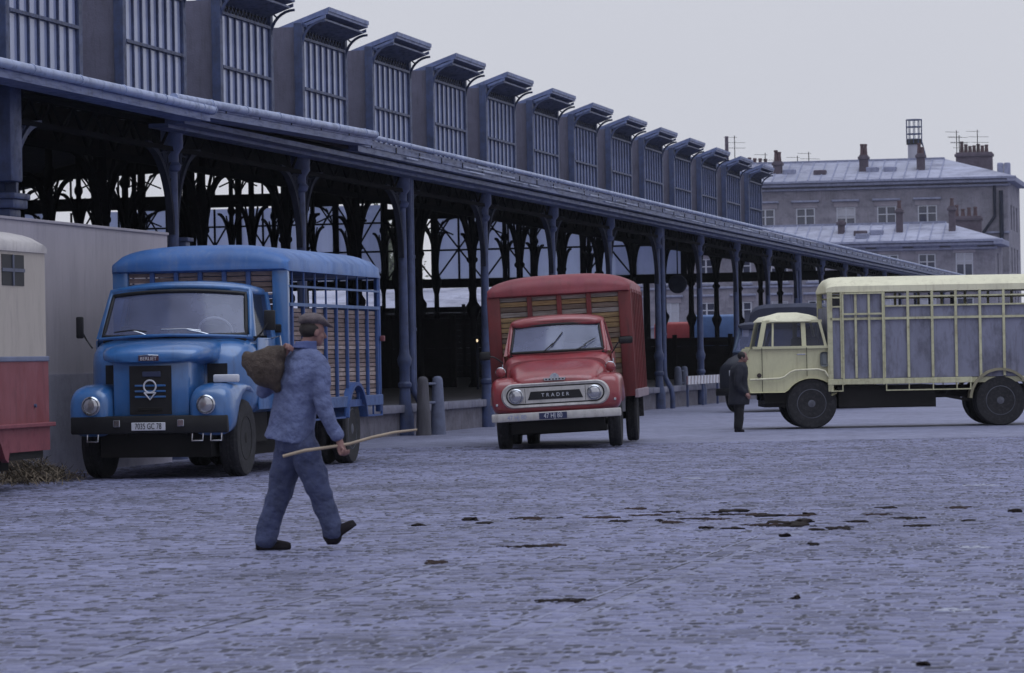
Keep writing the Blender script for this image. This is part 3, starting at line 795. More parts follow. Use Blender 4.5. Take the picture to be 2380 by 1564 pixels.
TALL_T = 303.0
tall, troof = block('apartment_block', 'tall soot stained stone block with patched zinc roof behind the hall', TALL_T, 19.6, 50.2, 15.0, [1.9, 5.2, 8.6, 12.0], (22.9 + 3.05, 3.22), 1.5, 2.0, 1.85, 4.6, 5, 14)
low, lroof = block('apartment_block', 'lower stone block with pale zinc roof, in front of the tall block', 291.0, 19.9, 49.0, 9.75, [1.6, 4.55, 7.9], (22.2, 2.82), 1.3, 1.9, 1.55, 3.4, 9, 8)
TL = lambda px, D=307: p_at(px, D) - 19.6
for px, z1, pots, w in ((1817, 16.9, 2, 1.3), (2021, 17.2, 2, 1.3), (2155, 17.2, 2, 1.2)):
    chimney(tall, 2.0, TL(px), 15.2, z1, w * .52, .7, pots, px)
chimney(tall, 8.5, TL(2279, 313), 15.0, 17.5, 2.9, 1.2, 7, 4)
chimney(tall, 9, TL(1765, 313), 15.4, 16.7, 2.2, 1, 4, 5)
for px in (2336, 2352): MB().bbox(4, 4.6, TL(px) - .25, TL(px) + .25, 15, 16.4, .1).build('vent', trim, tall)
for px, z in ((1707, 19.4), (1780, 17.9), (1857, 17.6), (1884, 17.9), (2235, 19.3), (2241, 18.9), (2284, 19.3)): mast(tall, 8, TL(px, 311), 15, z, 3)
MB().tube([(7, TL(1692, 311), 12), (7, TL(1692, 311), 19.3)], [.2, .14], 8).build('flue', brickm, tall)
for px, z1 in ((2098, 12.4), (2222, 12.5), (1960, 11.6)):
    chimney(lroof, 1.6, p_at(px, 293) - 19.9, 9.8, z1, .5, .5, 1 if px != 1960 else 0, px)
chimney(lroof, 7.5, p_at(2255, 299) - 19.9, 10, 11.9, 2.4, .8, 4, 9)
dpip = MB().tube([(-.2, TL(2330), 14.4), (-.2, TL(2330), 12.0), (-.25, TL(2300), 10.6)], .12, 8).tube([(-.2, TL(2345), 14), (-.2, TL(2345), 9.8)], .16, 8).build('rain_pipe', PAL['iron_d'], tall)
# white tower with railed cage
tw = thing('water_tower', 'white round tower with railed cage rising behind the tall block roof', 'tower', hp(325, p_at(2145, 329)), ROT_H)
MB().lathe([(1.0, GZ), (.62, 12), (.55, 19.0), (.62, 19.2), (.62, 19.5)], n=20).build('shaft', mat('whitewash', (0.42, 0.42, .5), .8, .12, .5), tw, 40)
cg = MB()
for k in range(10):
    a = 2 * math.pi * k / 10; cg.tube([(  .66 * math.cos(a), .66 * math.sin(a), 19.1), (.66 * math.cos(a), .66 * math.sin(a), 21.1)], .035, 5)
for z in (19.9, 20.5, 21.1): cg.tube([(math.cos(2 * math.pi * k / 16) * .66, math.sin(2 * math.pi * k / 16) * .66, z) for k in range(17)], .045, 5)
cg.build('cage', PAL['iron'], tw)
MB().lathe([(.66, 19.0), (.66, 19.45)], n=20).build('collar', PAL['black'], tw)
MB().tube([(0, -.65, 19.2), (0, -1.4, 16)], .06, 6).build('stay', PAL['iron'], tw)

# trees seen through the hall
def tree(name, label, loc, h, r, seed):
    tr = thing(name, label, 'tree', loc, 0, 'trees beyond the hall'); rr = random.Random(seed)
    tk = MB().tube([(0, 0, -.1), (.1, 0, h * .3), (-.1, .1, h * .6), (0, 0, h * .8)], [.28, .22, .14, .05], 8)
    for k in range(9):
        a = rr.uniform(0, 6.28); z = h * rr.uniform(.3, .7)
        tk.tube([(0, 0, z), (math.cos(a) * r * .45, math.sin(a) * r * .45, z + h * .12), (math.cos(a) * r * .8, math.sin(a) * r * .8, z + h * .2)], [.09, .06, .02], 5)
    tk.build('trunk', brickm, tr, 40)
    V, Fc = [], []
    for k in range(2600):
        a, b_ = rr.uniform(0, 6.28), math.acos(rr.uniform(-1, 1)); q = rr.random() ** .4 * (1 + .25 * math.sin(3 * a + seed) * math.sin(4 * b_))
        c = Vector((math.cos(a) * math.sin(b_) * r * q, math.sin(a) * math.sin(b_) * r * q, h * .62 + math.cos(b_) * h * .38 * q))
        u = Vector((rr.gauss(0, 1), rr.gauss(0, 1), rr.gauss(0, 1))).normalized(); v = u.orthogonal().normalized(); s_ = rr.uniform(.1, .22)
        o = len(V); V += [c + u * s_, c + v * s_ * .6, c - u * s_, c - v * s_ * .6]; Fc.append((o, o + 1, o + 2, o + 3))
    me = bpy.data.meshes.new('crown'); me.from_pydata([tuple(v) for v in V], [], Fc)
    obj('crown', me, mat('spring leaves', (0.10, 0.115, 0.085), .7, .4, .6), tr)
for k, (px, h) in enumerate(((885, 13), (845, 12), (915, 11))):
    tree('tree', 'pale green spring tree seen through the far end of the hall', at(px, 800, depth=272 + 6 * k) * 1 - Vector((0, 0, at(px, 800, depth=272 + 6 * k).z)), h, 2.3, k + 2)

# a long low shed closing the view past the far end of the hall
sd = thing('shed', 'long low grey shed with shallow roof beyond the glazed end of the hall', 'building', hp(252, 49), ROT_H)
MB().box(0, 12, 0, 45, GZ - .1, 4.6).build('wall', mat('grey shed wall', (.10, .10, .13), .9, .3, .6), sd)
MB().prism([(-.5, 4.6), (6, 6.4), (12.5, 4.6)], -.4, 45.4).build('roof', zinc, sd)
for k in range(9):
    f = MB().box(-.06, .02, 2 + 4.8 * k, 4.2 + 4.8 * k, 2.2, 3.7).build('window', wframe, sd); MB().box(-.075, -.062, 2.15 + 4.8 * k, 4.05 + 4.8 * k, 2.35, 3.55).build('pane', wglass, f)
# ================================================================== lorries (local frame: x to the viewer's right, y to the rear, z up, front bumper at y=0)
def wheel(parent, x, y, r, wdt, dual=False, rim_m=None, name='wheel', hubout=1):
    wl = bpy.data.objects.new(name, None); COL.objects.link(wl); wl.parent = parent; wl.location = (x, y, r)
    h = wdt / 2
    for o_ in ((-0.15, 0.15) if dual else (0,)):
        MB().lathe([(r * .58, -h * .85), (r * .80, -h), (r * .95, -h * .92), (r, -h * .6), (r, -h * .22), (r * .975, -h * .2), (r * .975, -h * .1), (r, -h * .08), (r, h * .08), (r * .975, h * .1), (r * .975, h * .2), (r, h * .22), (r, h * .6), (r * .95, h * .92), (r * .80, h), (r * .58, h * .85)], (o_ * (1 if dual else 0), 0, 0), 'x', 36).build('tyre', PAL['rubber'], wl, 30)
    rm = rim_m or PAL['under']
    s = hubout; ox = (0.15 * s if dual else 0)
    MB().lathe([(r * .60, ox + s * h * .82), (r * .56, ox + s * h * .9), (r * .53, ox + s * h * .5), (r * .40, ox + s * h * .28 if not dual else ox - s * h * .1), (r * .26, ox + s * h * .34 if not dual else ox - s * h * .05), (r * .2, ox + s * h * .75), (r * .12, ox + s * h * .9), (0.001, ox + s * h * .92)], (0, 0, 0), 'x', 28).build('rim', rm, wl, 30)
    nuts = MB()
    for k in range(8):
        a = 2 * math.pi * k / 8; nuts.lathe([(.018, ox + s * h * .2), (.018, ox + s * h * .55)], (0, r * .33 * math.cos(a), r * .33 * math.sin(a)), 'x', 6)
    nuts.build('wheel_nuts', PAL['under'], wl)
    return wl
def cattle_roof(root, hw, y0, y1, zl, zh, m, e=3.2):
    secs = [(y0 + .0, hw * .97, zl - .02, zl + (zh - zl) * .30), (y0 + .03, hw, zl - .04, zl + (zh - zl) * .55), (y0 + .10, hw + .01, zl - .05, zl + (zh - zl) * .78), (y0 + .24, hw + .015, zl - .05, zl + (zh - zl) * .95), (y0 + .5, hw + .015, zl - .05, zh),
            (y1 - .5, hw + .015, zl - .05, zh), (y1 - .2, hw + .015, zl - .05, zl + (zh - zl) * .92), (y1 - .06, hw + .01, zl - .05, zl + (zh - zl) * .7), (y1, hw * .98, zl - .03, zl + (zh - zl) * .35)]
    rings = []
    for (y, w_, a, b_) in secs:
        # flat underside, domed top
        r = [(-w_, y, a)]
        for k in range(25):
            u = -1 + 2 * k / 24
            rise = (1 - abs(u) ** e) ** (1 / 1.6)
            r.append((u * w_, y, a + (b_ - a) * (.42 + .58 * rise) if abs(u) < 1 else a + (b_ - a) * .42))
        r.append((w_, y, a)); rings.append(r)
    return MB().loft(rings).build('roof', m, root, 50)
def screen(xb, xt, yb, yt, zb, zt, bow=.1, crown=.04, n=14, m=6, edge=0.0):
    """bowed windscreen grid"""
    vs, fs = [], []
    for j in range(m + 1):
        v = j / m
        for i in range(n + 1):
            u = -1 + 2 * i / n; hw = xb + (xt - xb) * v
            vs.append((u * hw, yb + (yt - yb) * v + bow * u * u, zb + (zt + crown * (1 - u * u) - zb) * v))
    for j in range(m):
        for i in range(n): fs.append((j * (n + 1) + i, j * (n + 1) + i + 1, (j + 1) * (n + 1) + i + 1, (j + 1) * (n + 1) + i))
    return vs, fs, n, m
def screen_frame(vs, n, m, r, off=0):
    rim = [vs[i] for i in range(n + 1)] + [vs[j * (n + 1) + n] for j in range(1, m + 1)] + [vs[m * (n + 1) + i] for i in range(n - 1, -1, -1)] + [vs[j * (n + 1)] for j in range(m - 1, 0, -1)]
    # centripetal ring as one closed tube
    pts = [Vector(p) + Vector((0, off, 0)) for p in rim]; k = len(pts); rings = []
    for i, p in enumerate(pts):
        d = (pts[(i + 1) % k] - pts[i - 1]).normalized(); u = Vector((0, 1, 0)); u = (u - d * u.dot(d)).normalized(); s_ = d.cross(u)
        rings.append([p + u * r * math.cos(a) + s_ * r * math.sin(a) for a in [2 * math.pi * q / 8 for q in range(8)]])
    rings.append(rings[0])
    return MB().loft(rings, cap=False)
def mirror_(parent, base, tip, w_, h_, m=None, face=None):
    a = MB().tube([base, ((base[0] + tip[0]) / 2, base[1], (base[2] + tip[2]) / 2 - .03), tip], .012, 6).build('mirror_arm', PAL['black'], parent)
    MB().bbox(tip[0] - w_ / 2, tip[0] + w_ / 2, tip[1] - .02, tip[1] + .025, tip[2] - h_ / 2, tip[2] + h_ / 2, .02).build('mirror', PAL['black'], a, 40)
def plank_wall(root, x0, x1, y, z0, z1, ph, ms, r, axis='x', thick=.03):
    n_ = max(1, round((z1 - z0) / ph)); ph = (z1 - z0) / n_
    for k in range(n_):
        z = z0 + k * ph; j = r.uniform(-.006, .006)
        b = MB()
        if axis == 'x': b.box(x0, x1, y + j, y + thick + j, z + .006, z + ph - .006)
        else: b.box(y + j, y + thick + j, x0, x1, z + .006, z + ph - .006)
        b.build('plank', ms[r.randrange(len(ms))], root)

# ------------------------------------------------------------------ blue bonneted cattle lorry
BL = mat('blue lorry paint', (0.028, 0.122, 0.335), 0.32, 0.18, 1.5, spec=.6, coat=.7, dirt=(0.065, 0.125, .25), dirt_amt=.5, streak=(.015, .04, .11), streak_amt=.5)
BL2 = mat('blue frame paint', (0.030, 0.075, 0.235), 0.5, 0.2, 3, dirt=(0.06, 0.065, .11), dirt_amt=.5, streak=(.02, .03, .07), streak_amt=.6)
BLR = mat('faded blue roof paint', (0.040, 0.125, 0.350), 0.42, 0.22, 1.2, dirt=(0.13, 0.17, .30), dirt_amt=.55, streak=(.13, .19, .32), streak_amt=.5)
PLK = [mat('worn plank %d' % k, c, .85, .35, 5, stretch=(1, 1, 9), dirt=(.05, .045, .055), dirt_amt=.6) for k, c in enumerate(((.26, .19, .175), (.16, .115, .11), (.34, .27, .255), (.21, .155, .155)))]
blue = thing('cattle_lorry', 'blue bonneted cattle lorry with round headlamps and plank sides', 'lorry', hp(46.2, 13.72, GZ), -R(10.6))
rb = random.Random(5)
# chassis
MB().box(-.45, -.36, .1, 7.9, .55, .78).box(.36, .45, .1, 7.9, .55, .78).box(-.4, .4, 1.6, 2.2, .38, .7).bbox(-.95, -.45, 2.6, 3.4, .45, .85, .04).bbox(.45, .95, 2.6, 3.4, .45, .85, .04).box(-.95, .95, .83, .92, .42, .52).box(-.95, .95, 6.2, 6.3, .42, .55).lathe([(.17, -.2), (.2, 0), (.17, .2)], (0, 6.25, .5), 'x', 14).box(-.9, .9, 1.3, 2.4, .42, .82).box(-.5, .5, .3, 1.4, .42, .7).box(-.72, .72, .25, .8, .27, .6).box(-.70, .70, 1.45, 5.6, .24, .6).build('chassis', PAL['under'], blue)
bump = MB().bbox(-1.02, 1.02, -.07, .02, .575, .80, .025).build('bumper', PAL['black'], blue, 40)
for x in (-.41, .42):
    MB().bbox(x - .045, x + .045, -.10, -.072, .66, .75, .01).build('marker_lamp', PAL['chrome'], bump)
pl_ = MB().bbox(-.22, .22, -.092, -.076, .615, .715, .006).build('number_plate', PAL['white'], bump)
text('7035 GC 78', .105, PAL['black'], pl_, (0, -.095, .665), sx=.66, extrude=.002)
for x in (-.74, .62, .86): MB().tube([(x - .07, -.03, .57), (x - .07, -.04, .48), (x + .07, -.04, .48), (x + .07, -.03, .57)], .011, 6).build('step_loop', PAL['chrome'], bump)
# bonnet
nose = MB().bbox(-.50, .50, .06, 1.1, .76, 1.52, .05).build('nose', BL, blue, 40)
MB().box(-.27, .27, .035, .057, .815, 1.425).build('grille_back', PAL['black'], nose)
for z in (1.035, 1.105, 1.175): MB().bbox(-.20, .20, .020, .034, z - .012, z + .012, .004, 1).build('grille_bar', BL, nose)
MB().bbox(-.10, .14, .022, .034, 1.285, 1.355, .01).build('grille_plate', mat('dull blue plate', (.03, .04, .09), .5), nose)
MB().bbox(-.16, .16, .024, .034, .86, .90, .004, 1).build('grille_bar', PAL['under'], nose)
em = MB()
em.tube([(.078 * math.cos(2 * math.pi * k / 24), .012, 1.165 + .078 * math.sin(2 * math.pi * k / 24)) for k in range(25)], .011, 6)
em.tube([(-.072, .01, 1.085), (.072, .01, 1.085)], .010, 6).tube([(-.075, .01, 1.09), (0, .01, 1.0), (.075, .01, 1.09)], .011, 6)
em.build('emblem', PAL['white'], nose, 40)
for s in (-1, 1):
    MB().box(s * .67 - .13, s * .67 + .13, .775, .797, 1.14, 1.44).build('vent', PAL['black'], nose)
hood = MB().loft([ring(-.01, .44, 1.475, 1.545, 3), ring(.01, .55, 1.46, 1.60, 3), ring(.07, .62, 1.45, 1.65, 3.2), ring(.22, .66, 1.44, 1.70, 3.4), ring(.6, .68, 1.42, 1.735, 3.6), ring(1.25, .72, 1.40, 1.775, 4)]).build('bonnet', BL, blue, 50)
bd = MB().bbox(-.13, .13, -.035, -.008, 1.485, 1.545, .006).build('badge', mat('dark red badge', (.07, .03, .05), .4), hood)
text('BERLIET', .062, PAL['white'], bd, (0, -.037, 1.512), extrude=.002)
MB().tube([(-.13, -.03, 1.552), (0, -.036, 1.558), (.13, -.03, 1.552)], .007, 6).build('badge_trim', PAL['chrome'], bd)
# fenders
def fender(s, x_in, x_out, ys, tops, bots, m, parent, e=3.4):
    rg = []
    for y, zt, zb, k in zip(ys, tops, bots, [0.72, .86, .95] + [1] * 20):
        hw = (x_out - x_in) / 2 * k
        rg.append(ring(y, hw, zb, zt, e, 28, s * ((x_in + x_out) / 2)))
    return MB().loft(rg).build('fender', m, parent, 50)
for s in (-1, 1):
    f = fender(s, .50, 1.06, [-.06, -.035, .02, .12, .28, .40, .55, .75, .95, 1.12, 1.28, 1.4], [1.02, 1.09, 1.14, 1.175, 1.195, 1.20, 1.20, 1.19, 1.17, 1.12, 1.05, .98], [.68, .60, .55, .54, .56, .80, .98, 1.07, 1.08, 1.02, .90, .80], BL, blue)
    hl = MB().lathe([(.118, 0), (.122, -.03), (.105, -.045), (.10, -.03)], (s * .745, -.05, .93), 'y', 28).build('headlamp', PAL['chrome'], f, 40)
    MB().lathe([(.001, -.055), (.05, -.052), (.085, -.043), (.10, -.03), (.1, 0)], (s * .745, -.05, .93), 'y', 24).build('lens', PAL['lens'], hl, 60)
    MB().box(s * .70 - .18, s * .70 + .18, .42, 1.3, .5, 1.02).build('wheel_arch', PAL['under'], f)
sg = MB().bbox(.74, 1.06, .30, .42, 1.20, 1.30, .02).build('width_sign', PAL['white'], blue, 40)
MB().tube([(.98, .30, .98), (1.0, .28, 1.12)], .014, 6).build('width_rod', PAL['white'], blue)
# cab
cab = MB().loft([ring(.80, .86, .80, 1.52, 6), ring(.90, .98, .78, 1.66, 6), ring(1.05, 1.05, .76, 1.74, 6), ring(1.22, 1.07, .76, 1.79, 6), ring(2.30, 1.07, .76, 1.80, 6), ring(2.36, 1.05, .78, 1.78, 6)]).build('cab', BL, blue, 50)
MB().tube([(-.98, 1.12, 1.775), (-.5, .98, 1.80), (0, .94, 1.812), (.5, .98, 1.80), (.98, 1.12, 1.775)], .02, 8).build('scuttle_bead', BL, cab, 40)
vs, fs, n_, m_ = screen(.95, .875, 1.06, 1.34, 1.80, 2.33, .14, .05)
MB().add(vs, fs).build('windscreen', WINDSCREEN, cab, 60)
screen_frame(vs, n_, m_, .028, -.004).build('screen_seal', PAL['black'], cab, 60)
vs2, _, _, _ = screen(1.0, .915, 1.07, 1.36, 1.77, 2.385, .15, .055)
screen_frame(vs2, n_, m_, .042, .03).build('screen_surround', BL, cab, 60)
rfc = [ring(1.36, .80, 2.36, 2.44, 3), ring(1.38, .90, 2.34, 2.475, 3), ring(1.46, .945, 2.33, 2.50, 3.2), ring(1.8, .96, 2.32, 2.52, 3.4), ring(2.2, .95, 2.32, 2.50, 3.4), ring(2.36, .90, 2.33, 2.45, 3)]
def dome(rings_, z_of=None):
    return [[(x, y + .16 * (x / .95) ** 2 * max(0, (1.9 - y) / .6 if y < 1.9 else 0), z - .055 * (x / .95) ** 2) for x, y, z in r] for r in rings_]
MB().loft(dome(rfc)).build('cab_roof', BL, cab, 60)
for s in (-1, 1):
    MB().loft([[(s * 1.05, 2.16, 1.76), (s * 1.05, 2.36, 1.76), (s * .98, 2.36, 1.76), (s * .98, 2.16, 1.76)], [(s * .95, 2.22, 2.36), (s * .95, 2.36, 2.36), (s * .88, 2.36, 2.36), (s * .88, 2.22, 2.36)]]).build('rear_pillar', BL, cab)
    MB().loft([[(s * 1.055, 1.24, 1.78), (s * 1.055, 1.31, 1.78), (s * 1.0, 1.31, 1.78), (s * 1.0, 1.24, 1.78)], [(s * .945, 1.50, 2.37), (s * .945, 1.57, 2.37), (s * .88, 1.57, 2.37), (s * .88, 1.50, 2.37)]]).build('front_pillar', BL, cab)
    dr = MB().bbox(s * 1.068 - .012, s * 1.068 + .012, 1.30, 2.20, .84, 1.76, .01).build('door', BL, cab, 40)
    MB().add([(s * 1.03, 1.32, 1.79), (s * 1.03, 2.18, 1.79), (s * .935, 2.24, 2.34), (s * .935, 1.58, 2.34)], [(0, 1, 2, 3)]).build('door_window', SIDEGLASS, dr)
    MB().tube([(s * 1.09, 2.0, 1.62), (s * 1.11, 2.05, 1.62), (s * 1.11, 2.14, 1.62)], .014, 6).build('handle', PAL['chrome'], dr)
MB().box(-.95, .95, 2.33, 2.35, 1.7, 2.36).build('cab_back', PAL['seat'], cab)
MB().bbox(-.9, .9, 1.75, 2.3, 1.3, 1.95, .05).build('seat', PAL['seat'], cab, 40)
MB().bbox(-.95, .95, 1.16, 1.38, 1.70, 1.83, .03).build('dashboard', PAL['seat'], cab, 40)
swp = [(.50 + .22 * math.cos(a), 1.20 + .10 * (1 - math.sin(a)) * .9 + .02, 1.86 + .17 * math.sin(a)) for a in [2 * math.pi * k / 28 for k in range(29)]]
# steering wheel close behind the screen
MB().tube([(x, y + .06, z) for x, y, z in swp], .014, 8).build('steering_wheel', mat('ivory rim', (.62, .62, .66), .35), cab, 40)
for (x0, x1, x2) in ((.55, .22, -.10), (-.28, -.50, -.72)):
    wp = MB().tube([(x0, .99, 1.80), ((x0 + x1) / 2, 1.0, 1.845), (x1, 1.02, 1.875)], .010, 6).build('wiper', PAL['chrome'], cab)
    MB().tube([(x1 + .18, 1.015, 1.862), (x1, 1.018, 1.885), (x2 - .03, 1.035, 1.885 if x0 > 0 else 1.86)], .009, 6).build('wiper_blade', PAL['black'] if x0 < 0 else PAL['chrome'], wp)
mirror_(blue, (-1.05, 1.05, 1.66), (-1.20, 1.0, 1.93), .10, .28)
mirror_(blue, (1.06, 1.15, 1.72), (1.26, 1.2, 1.98), .15, .26)
MB().tube([(1.08, 1.98, 1.75), (1.2, 1.97, 1.78), (1.22, 1.97, 1.60)], .014, 6).build('grab_rail', PAL['chrome'], blue)
# cattle body
X0, X1, Y0, Y1, Z0, Z1 = -1.19, 1.19, 2.48, 8.0, .88, 2.70
body = MB().box(X0, X1, Y0, Y1, .80, .90).build('body_floor', BL2, blue)
cattle_roof(body, 1.19, Y0 - .06, Y1 + .02, 2.69, 3.01, BLR)
for s in (-1, 1):
    MB().bbox(s * 1.085 - .105, s * 1.085 + .105, Y0 - .02, Y0 + .10, .80, 2.68, .015).build('corner_post', BL, body, 40)
    MB().bbox(s * 1.16 - .04, s * 1.16 + .04, Y1 - .10, Y1, .70, 2.68, .015).build('corner_post', BL2, body, 40)
    plank_wall(body, Y0 + .1, Y1 - .1, s * 1.125 - .015, .92, 2.16, .062, PLK, rb, 'y')
    for k in range(9):
        y = Y0 + .28 + (Y1 - Y0 - .40) * k / 8
        MB().bbox(s * 1.165 - .022, s * 1.165 + .022, y - .03, y + .03, .82, 2.20, .006, 1).build('stave', BL2, body)
        MB().bbox(s * 1.175 - .012, s * 1.175 + .012, y - .013, y + .013, 2.20, 2.68, .004, 1).build('slat_post', BL2, body)
    for z, w_ in ((2.20, .022), (2.44, .014)):
        MB().box(s * 1.185 - .014, s * 1.185 + .014, Y0 + .08, Y1 - .05, z - w_, z + w_).build('rail', mat('worn pale blue rail', (.07, .13, .28), .5, .3, 6), body)
    MB().bbox(s * 1.20 - .018, s * 1.20 + .018, Y0 + .1, 5.75, .80, .95, .006, 1).bbox(s * 1.20 - .018, s * 1.20 + .018, 6.75, Y1, .80, .95, .006, 1).build('skirt', mat('skirt blue', (.05, .10, .25), .5, .25, 3, dirt=(.1, .1, .13), dirt_amt=.4), body)
    for a, b_ in ((Y0 + .3, 5.65), (6.85, Y1)):
        MB().box(s * 1.195 - .012, s * 1.195 + .012, a, b_, .645, .67).box(s * 1.195 - .012, s * 1.195 + .012, a, a + .025, .67, .80).box(s * 1.195 - .012, s * 1.195 + .012, b_ - .025, b_, .67, .80).box(s * 1.195 - .012, s * 1.195 + .012, (a + b_) / 2 - .01, (a + b_) / 2 + .01, .67, .80).build('under_rail', BL2, body)
    MB().arc((s * 1.1, 6.25, .50), .62, math.pi * .08, math.pi * .92, .05, .30, plane='yz', n=16).build('mudguard', BL2, body, 40)
    MB().box(s * 1.06 - .02, s * 1.06 + .02, 6.95, 6.99, .25, .66).build('mudflap', PAL['rubber'], body)
MB().bbox(.98, 1.10, Y0 - .045, Y0 - .022, 1.83, 1.94, .015).build('side_lamp', PAL['black'], body)
plank_wall(body, -.98, .98, Y0 + .05, .92, 2.66, .075, PLK, rb, 'x')
for k in range(1, 6):
    x = -.98 + 1.96 * k / 6; MB().bbox(x - .03, x + .03, Y0 - .01, Y0 + .05, .9, 2.68, .006, 1).build('stave', BL2, body)
MB().bbox(-.98, .98, Y0 - .015, Y0 + .05, 2.28, 2.33, .006, 1).build('rail', BL2, body)
plank_wall(body, -1.1, 1.1, Y1 - .06, .92, 2.16, .09, PLK, rb, 'x')
MB().box(-1.15, 1.15, Y1 - .05, Y1 - .02, 2.62, 2.7).box(-1.15, 1.15, Y1 - .05, Y1 - .02, 2.14, 2.22).build('rear_rail', BL2, body)
MB().bbox(1.21, 1.27, Y1 - .12, Y1 - .04, 1.72, 1.80, .01).build('latch', mat('red latch', (.16, .05, .06), .5), body)
for s in (-1, 1):
    wheel(blue, s * .90, .86, .49, .26, hubout=s)
    wheel(blue, s * .90, 6.25, .49, .24, True, mat('dusty rim', (.07, .075, .10), .6), hubout=s)

# ------------------------------------------------------------------ red lorry
RD = mat('red lorry paint', (0.245, 0.031, 0.040), 0.34, 0.16, 1.5, spec=.6, coat=.5, dirt=(0.20, 0.065, .08), dirt_amt=.45, streak=(.07, .018, .02), streak_amt=.5)
RD2 = mat('dark red frame paint', (0.125, 0.018, 0.021), 0.55, 0.25, 3, dirt=(0.07, 0.03, .035), dirt_amt=.5, stretch=(1, 1, .3), streak=(.05, .02, .02), streak_amt=.6)
RDR = mat('red roof paint', (0.195, 0.035, 0.048), 0.5, 0.16, 2, dirt=(0.23, 0.09, .12), dirt_amt=.4, streak=(.09, .025, .03), streak_amt=.5)
CRM = mat('cream paint', (0.46, 0.44, 0.44), 0.42, 0.1, 4, dirt=(.22, .21, .23), dirt_amt=.4, streak=(.18, .15, .13), streak_amt=.5)
YPL = [mat('yellow plank %d' % k, c, .8, .4, 4, stretch=(.6, 1, 8), dirt=(.06, .045, .03), dirt_amt=.7) for k, c in enumerate(((.23, .15, .075), (.19, .135, .10), (.21, .185, .18), (.13, .095, .08)))]
red = thing('cattle_lorry', 'red lorry with cream oval grille, cream bumper and yellowed plank front', 'lorry', at(1297, 1044, z=GZ) , -R(4.4))
red.rotation_euler = (0, R(-1.2), -R(4.4))
rr_ = random.Random(9)
MB().box(-.42, -.34, .1, 6.4, .45, .66).box(.34, .42, .1, 6.4, .45, .66).box(-.9, .9, .72, .80, .34, .44).box(-.9, .9, 4.3, 4.4, .36, .48).lathe([(.14, -.18), (.18, 0), (.14, .18)], (-.1, 4.35, .42), 'x', 14).box(-.35, .35, .3, 1.5, .32, .6).bbox(-.9, -.44, 2.3, 3.2, .36, .75, .04).box(-.74, .74, .2, .7, .27, .5).box(-.70, .70, 1.3, 3.8, .23, .6).build('chassis', PAL['under'], red)
bump = MB().bbox(-1.02, 1.02, -.075, .0, .47, .60, .02).build('bumper', CRM, red, 40)
bpl = MB().bbox(-.27, .17, -.087, -.077, .485, .585, .004, 1).build('number_plate', mat('dark blue plate', (.022, .028, .085), .5), bump)
text('47 HJ 80', .115, PAL['white'], bpl, (-.05, -.090, .535), sx=.72, extrude=.002)
fbm = mat('faded blue print', (.21, .24, .40), .6)
text('47 HJ 80', .10, fbm, bump, (-.62, -.0775, .53), name='faded_print', sx=.85, extrude=.001)
front = MB().loft([ring(.0, .86, .66, 1.02, 4), ring(.03, .92, .60, 1.07, 4.5), ring(.10, .965, .56, 1.10, 5), ring(.35, 1.0, .55, 1.12, 5), ring(.50, 1.0, .80, 1.13, 5), ring(.85, 1.0, .88, 1.14, 5), ring(1.15, 1.0, .80, 1.14, 5), ring(1.4, .96, .6, 1.14, 5)]).build('front_body', RD, red, 50)
for s in (-1, 1):
    fender(s, .60, 1.03, [.01, .04, .10, .22, .40, .52, .75, .95, 1.15, 1.35], [1.02, 1.08, 1.125, 1.155, 1.165, 1.165, 1.16, 1.14, 1.10, 1.0], [.72, .64, .60, .58, .60, .76, .88, .88, .78, .66], RD, red)
    MB().bbox(s * .93 - .02, s * .93 + .02, -.012, .02, .72, .76, .008).build('side_lamp', PAL['chrome'], front)
bon = MB().loft([ring(.02, .52, .98, 1.10, 3), ring(.06, .60, .96, 1.15, 3), ring(.16, .66, .94, 1.20, 3), ring(.40, .70, .94, 1.29, 3), ring(.70, .76, .94, 1.40, 3.2), ring(.95, .80, .94, 1.49, 3.6), ring(1.1, .82, .94, 1.50, 4)]).build('bonnet', RD, red, 60)
bg_ = MB().prism([(-.18, 1.125), (.18, 1.125), (.155, 1.085), (-.155, 1.085)], -.01, .03).prism([(-.075 * math.cos(a) , 1.125 + .075 * math.sin(a)) for a in [math.pi * k / 10 for k in range(11)]], -.008, .04).build('badge', PAL['chrome'], bon)
for k in range(6): MB().box(-.145 + .052 * k, -.115 + .052 * k, -.014, -.0102, 1.094, 1.114).build('badge_letter', PAL['black'], bg_)
text('78', .05, fbm, bg_, (0, -.010, 1.158), extrude=.001)
def stadium(hw, hh, n=16, cx=0, cz=0):
    c = hw - hh; pts = [(cx + c + hh * math.cos(a), cz + hh * math.sin(a)) for a in [-math.pi / 2 + math.pi * k / n for k in range(n + 1)]]
    return pts + [(cx - c + hh * math.cos(a), cz + hh * math.sin(a)) for a in [math.pi / 2 + math.pi * k / n for k in range(n + 1)]]
GC = .865
def ovalring(hw, hh, hw2, hh2, y0, y1):
    a, b_ = stadium(hw, hh, 16, 0, GC), stadium(hw2, hh2, 16, 0, GC); n = len(a); m = MB()
    vs = [(x, y0, z) for x, z in a] + [(x, y1, z) for x, z in b_] + [(x, y0 + .06, z) for x, z in a]
    fs = [(i, (i + 1) % n, n + (i + 1) % n, n + i) for i in range(n)] + [(i, 2 * n + i, 2 * n + (i + 1) % n, (i + 1) % n) for i in range(n)]
    return m.add(vs, fs)
gr = MB()
a_, b2 = stadium(.855, .192, 16, 0, GC), stadium(.775, .142, 16, 0, GC); nn = len(a_); mid = stadium(.825, .178, 16, 0, GC)
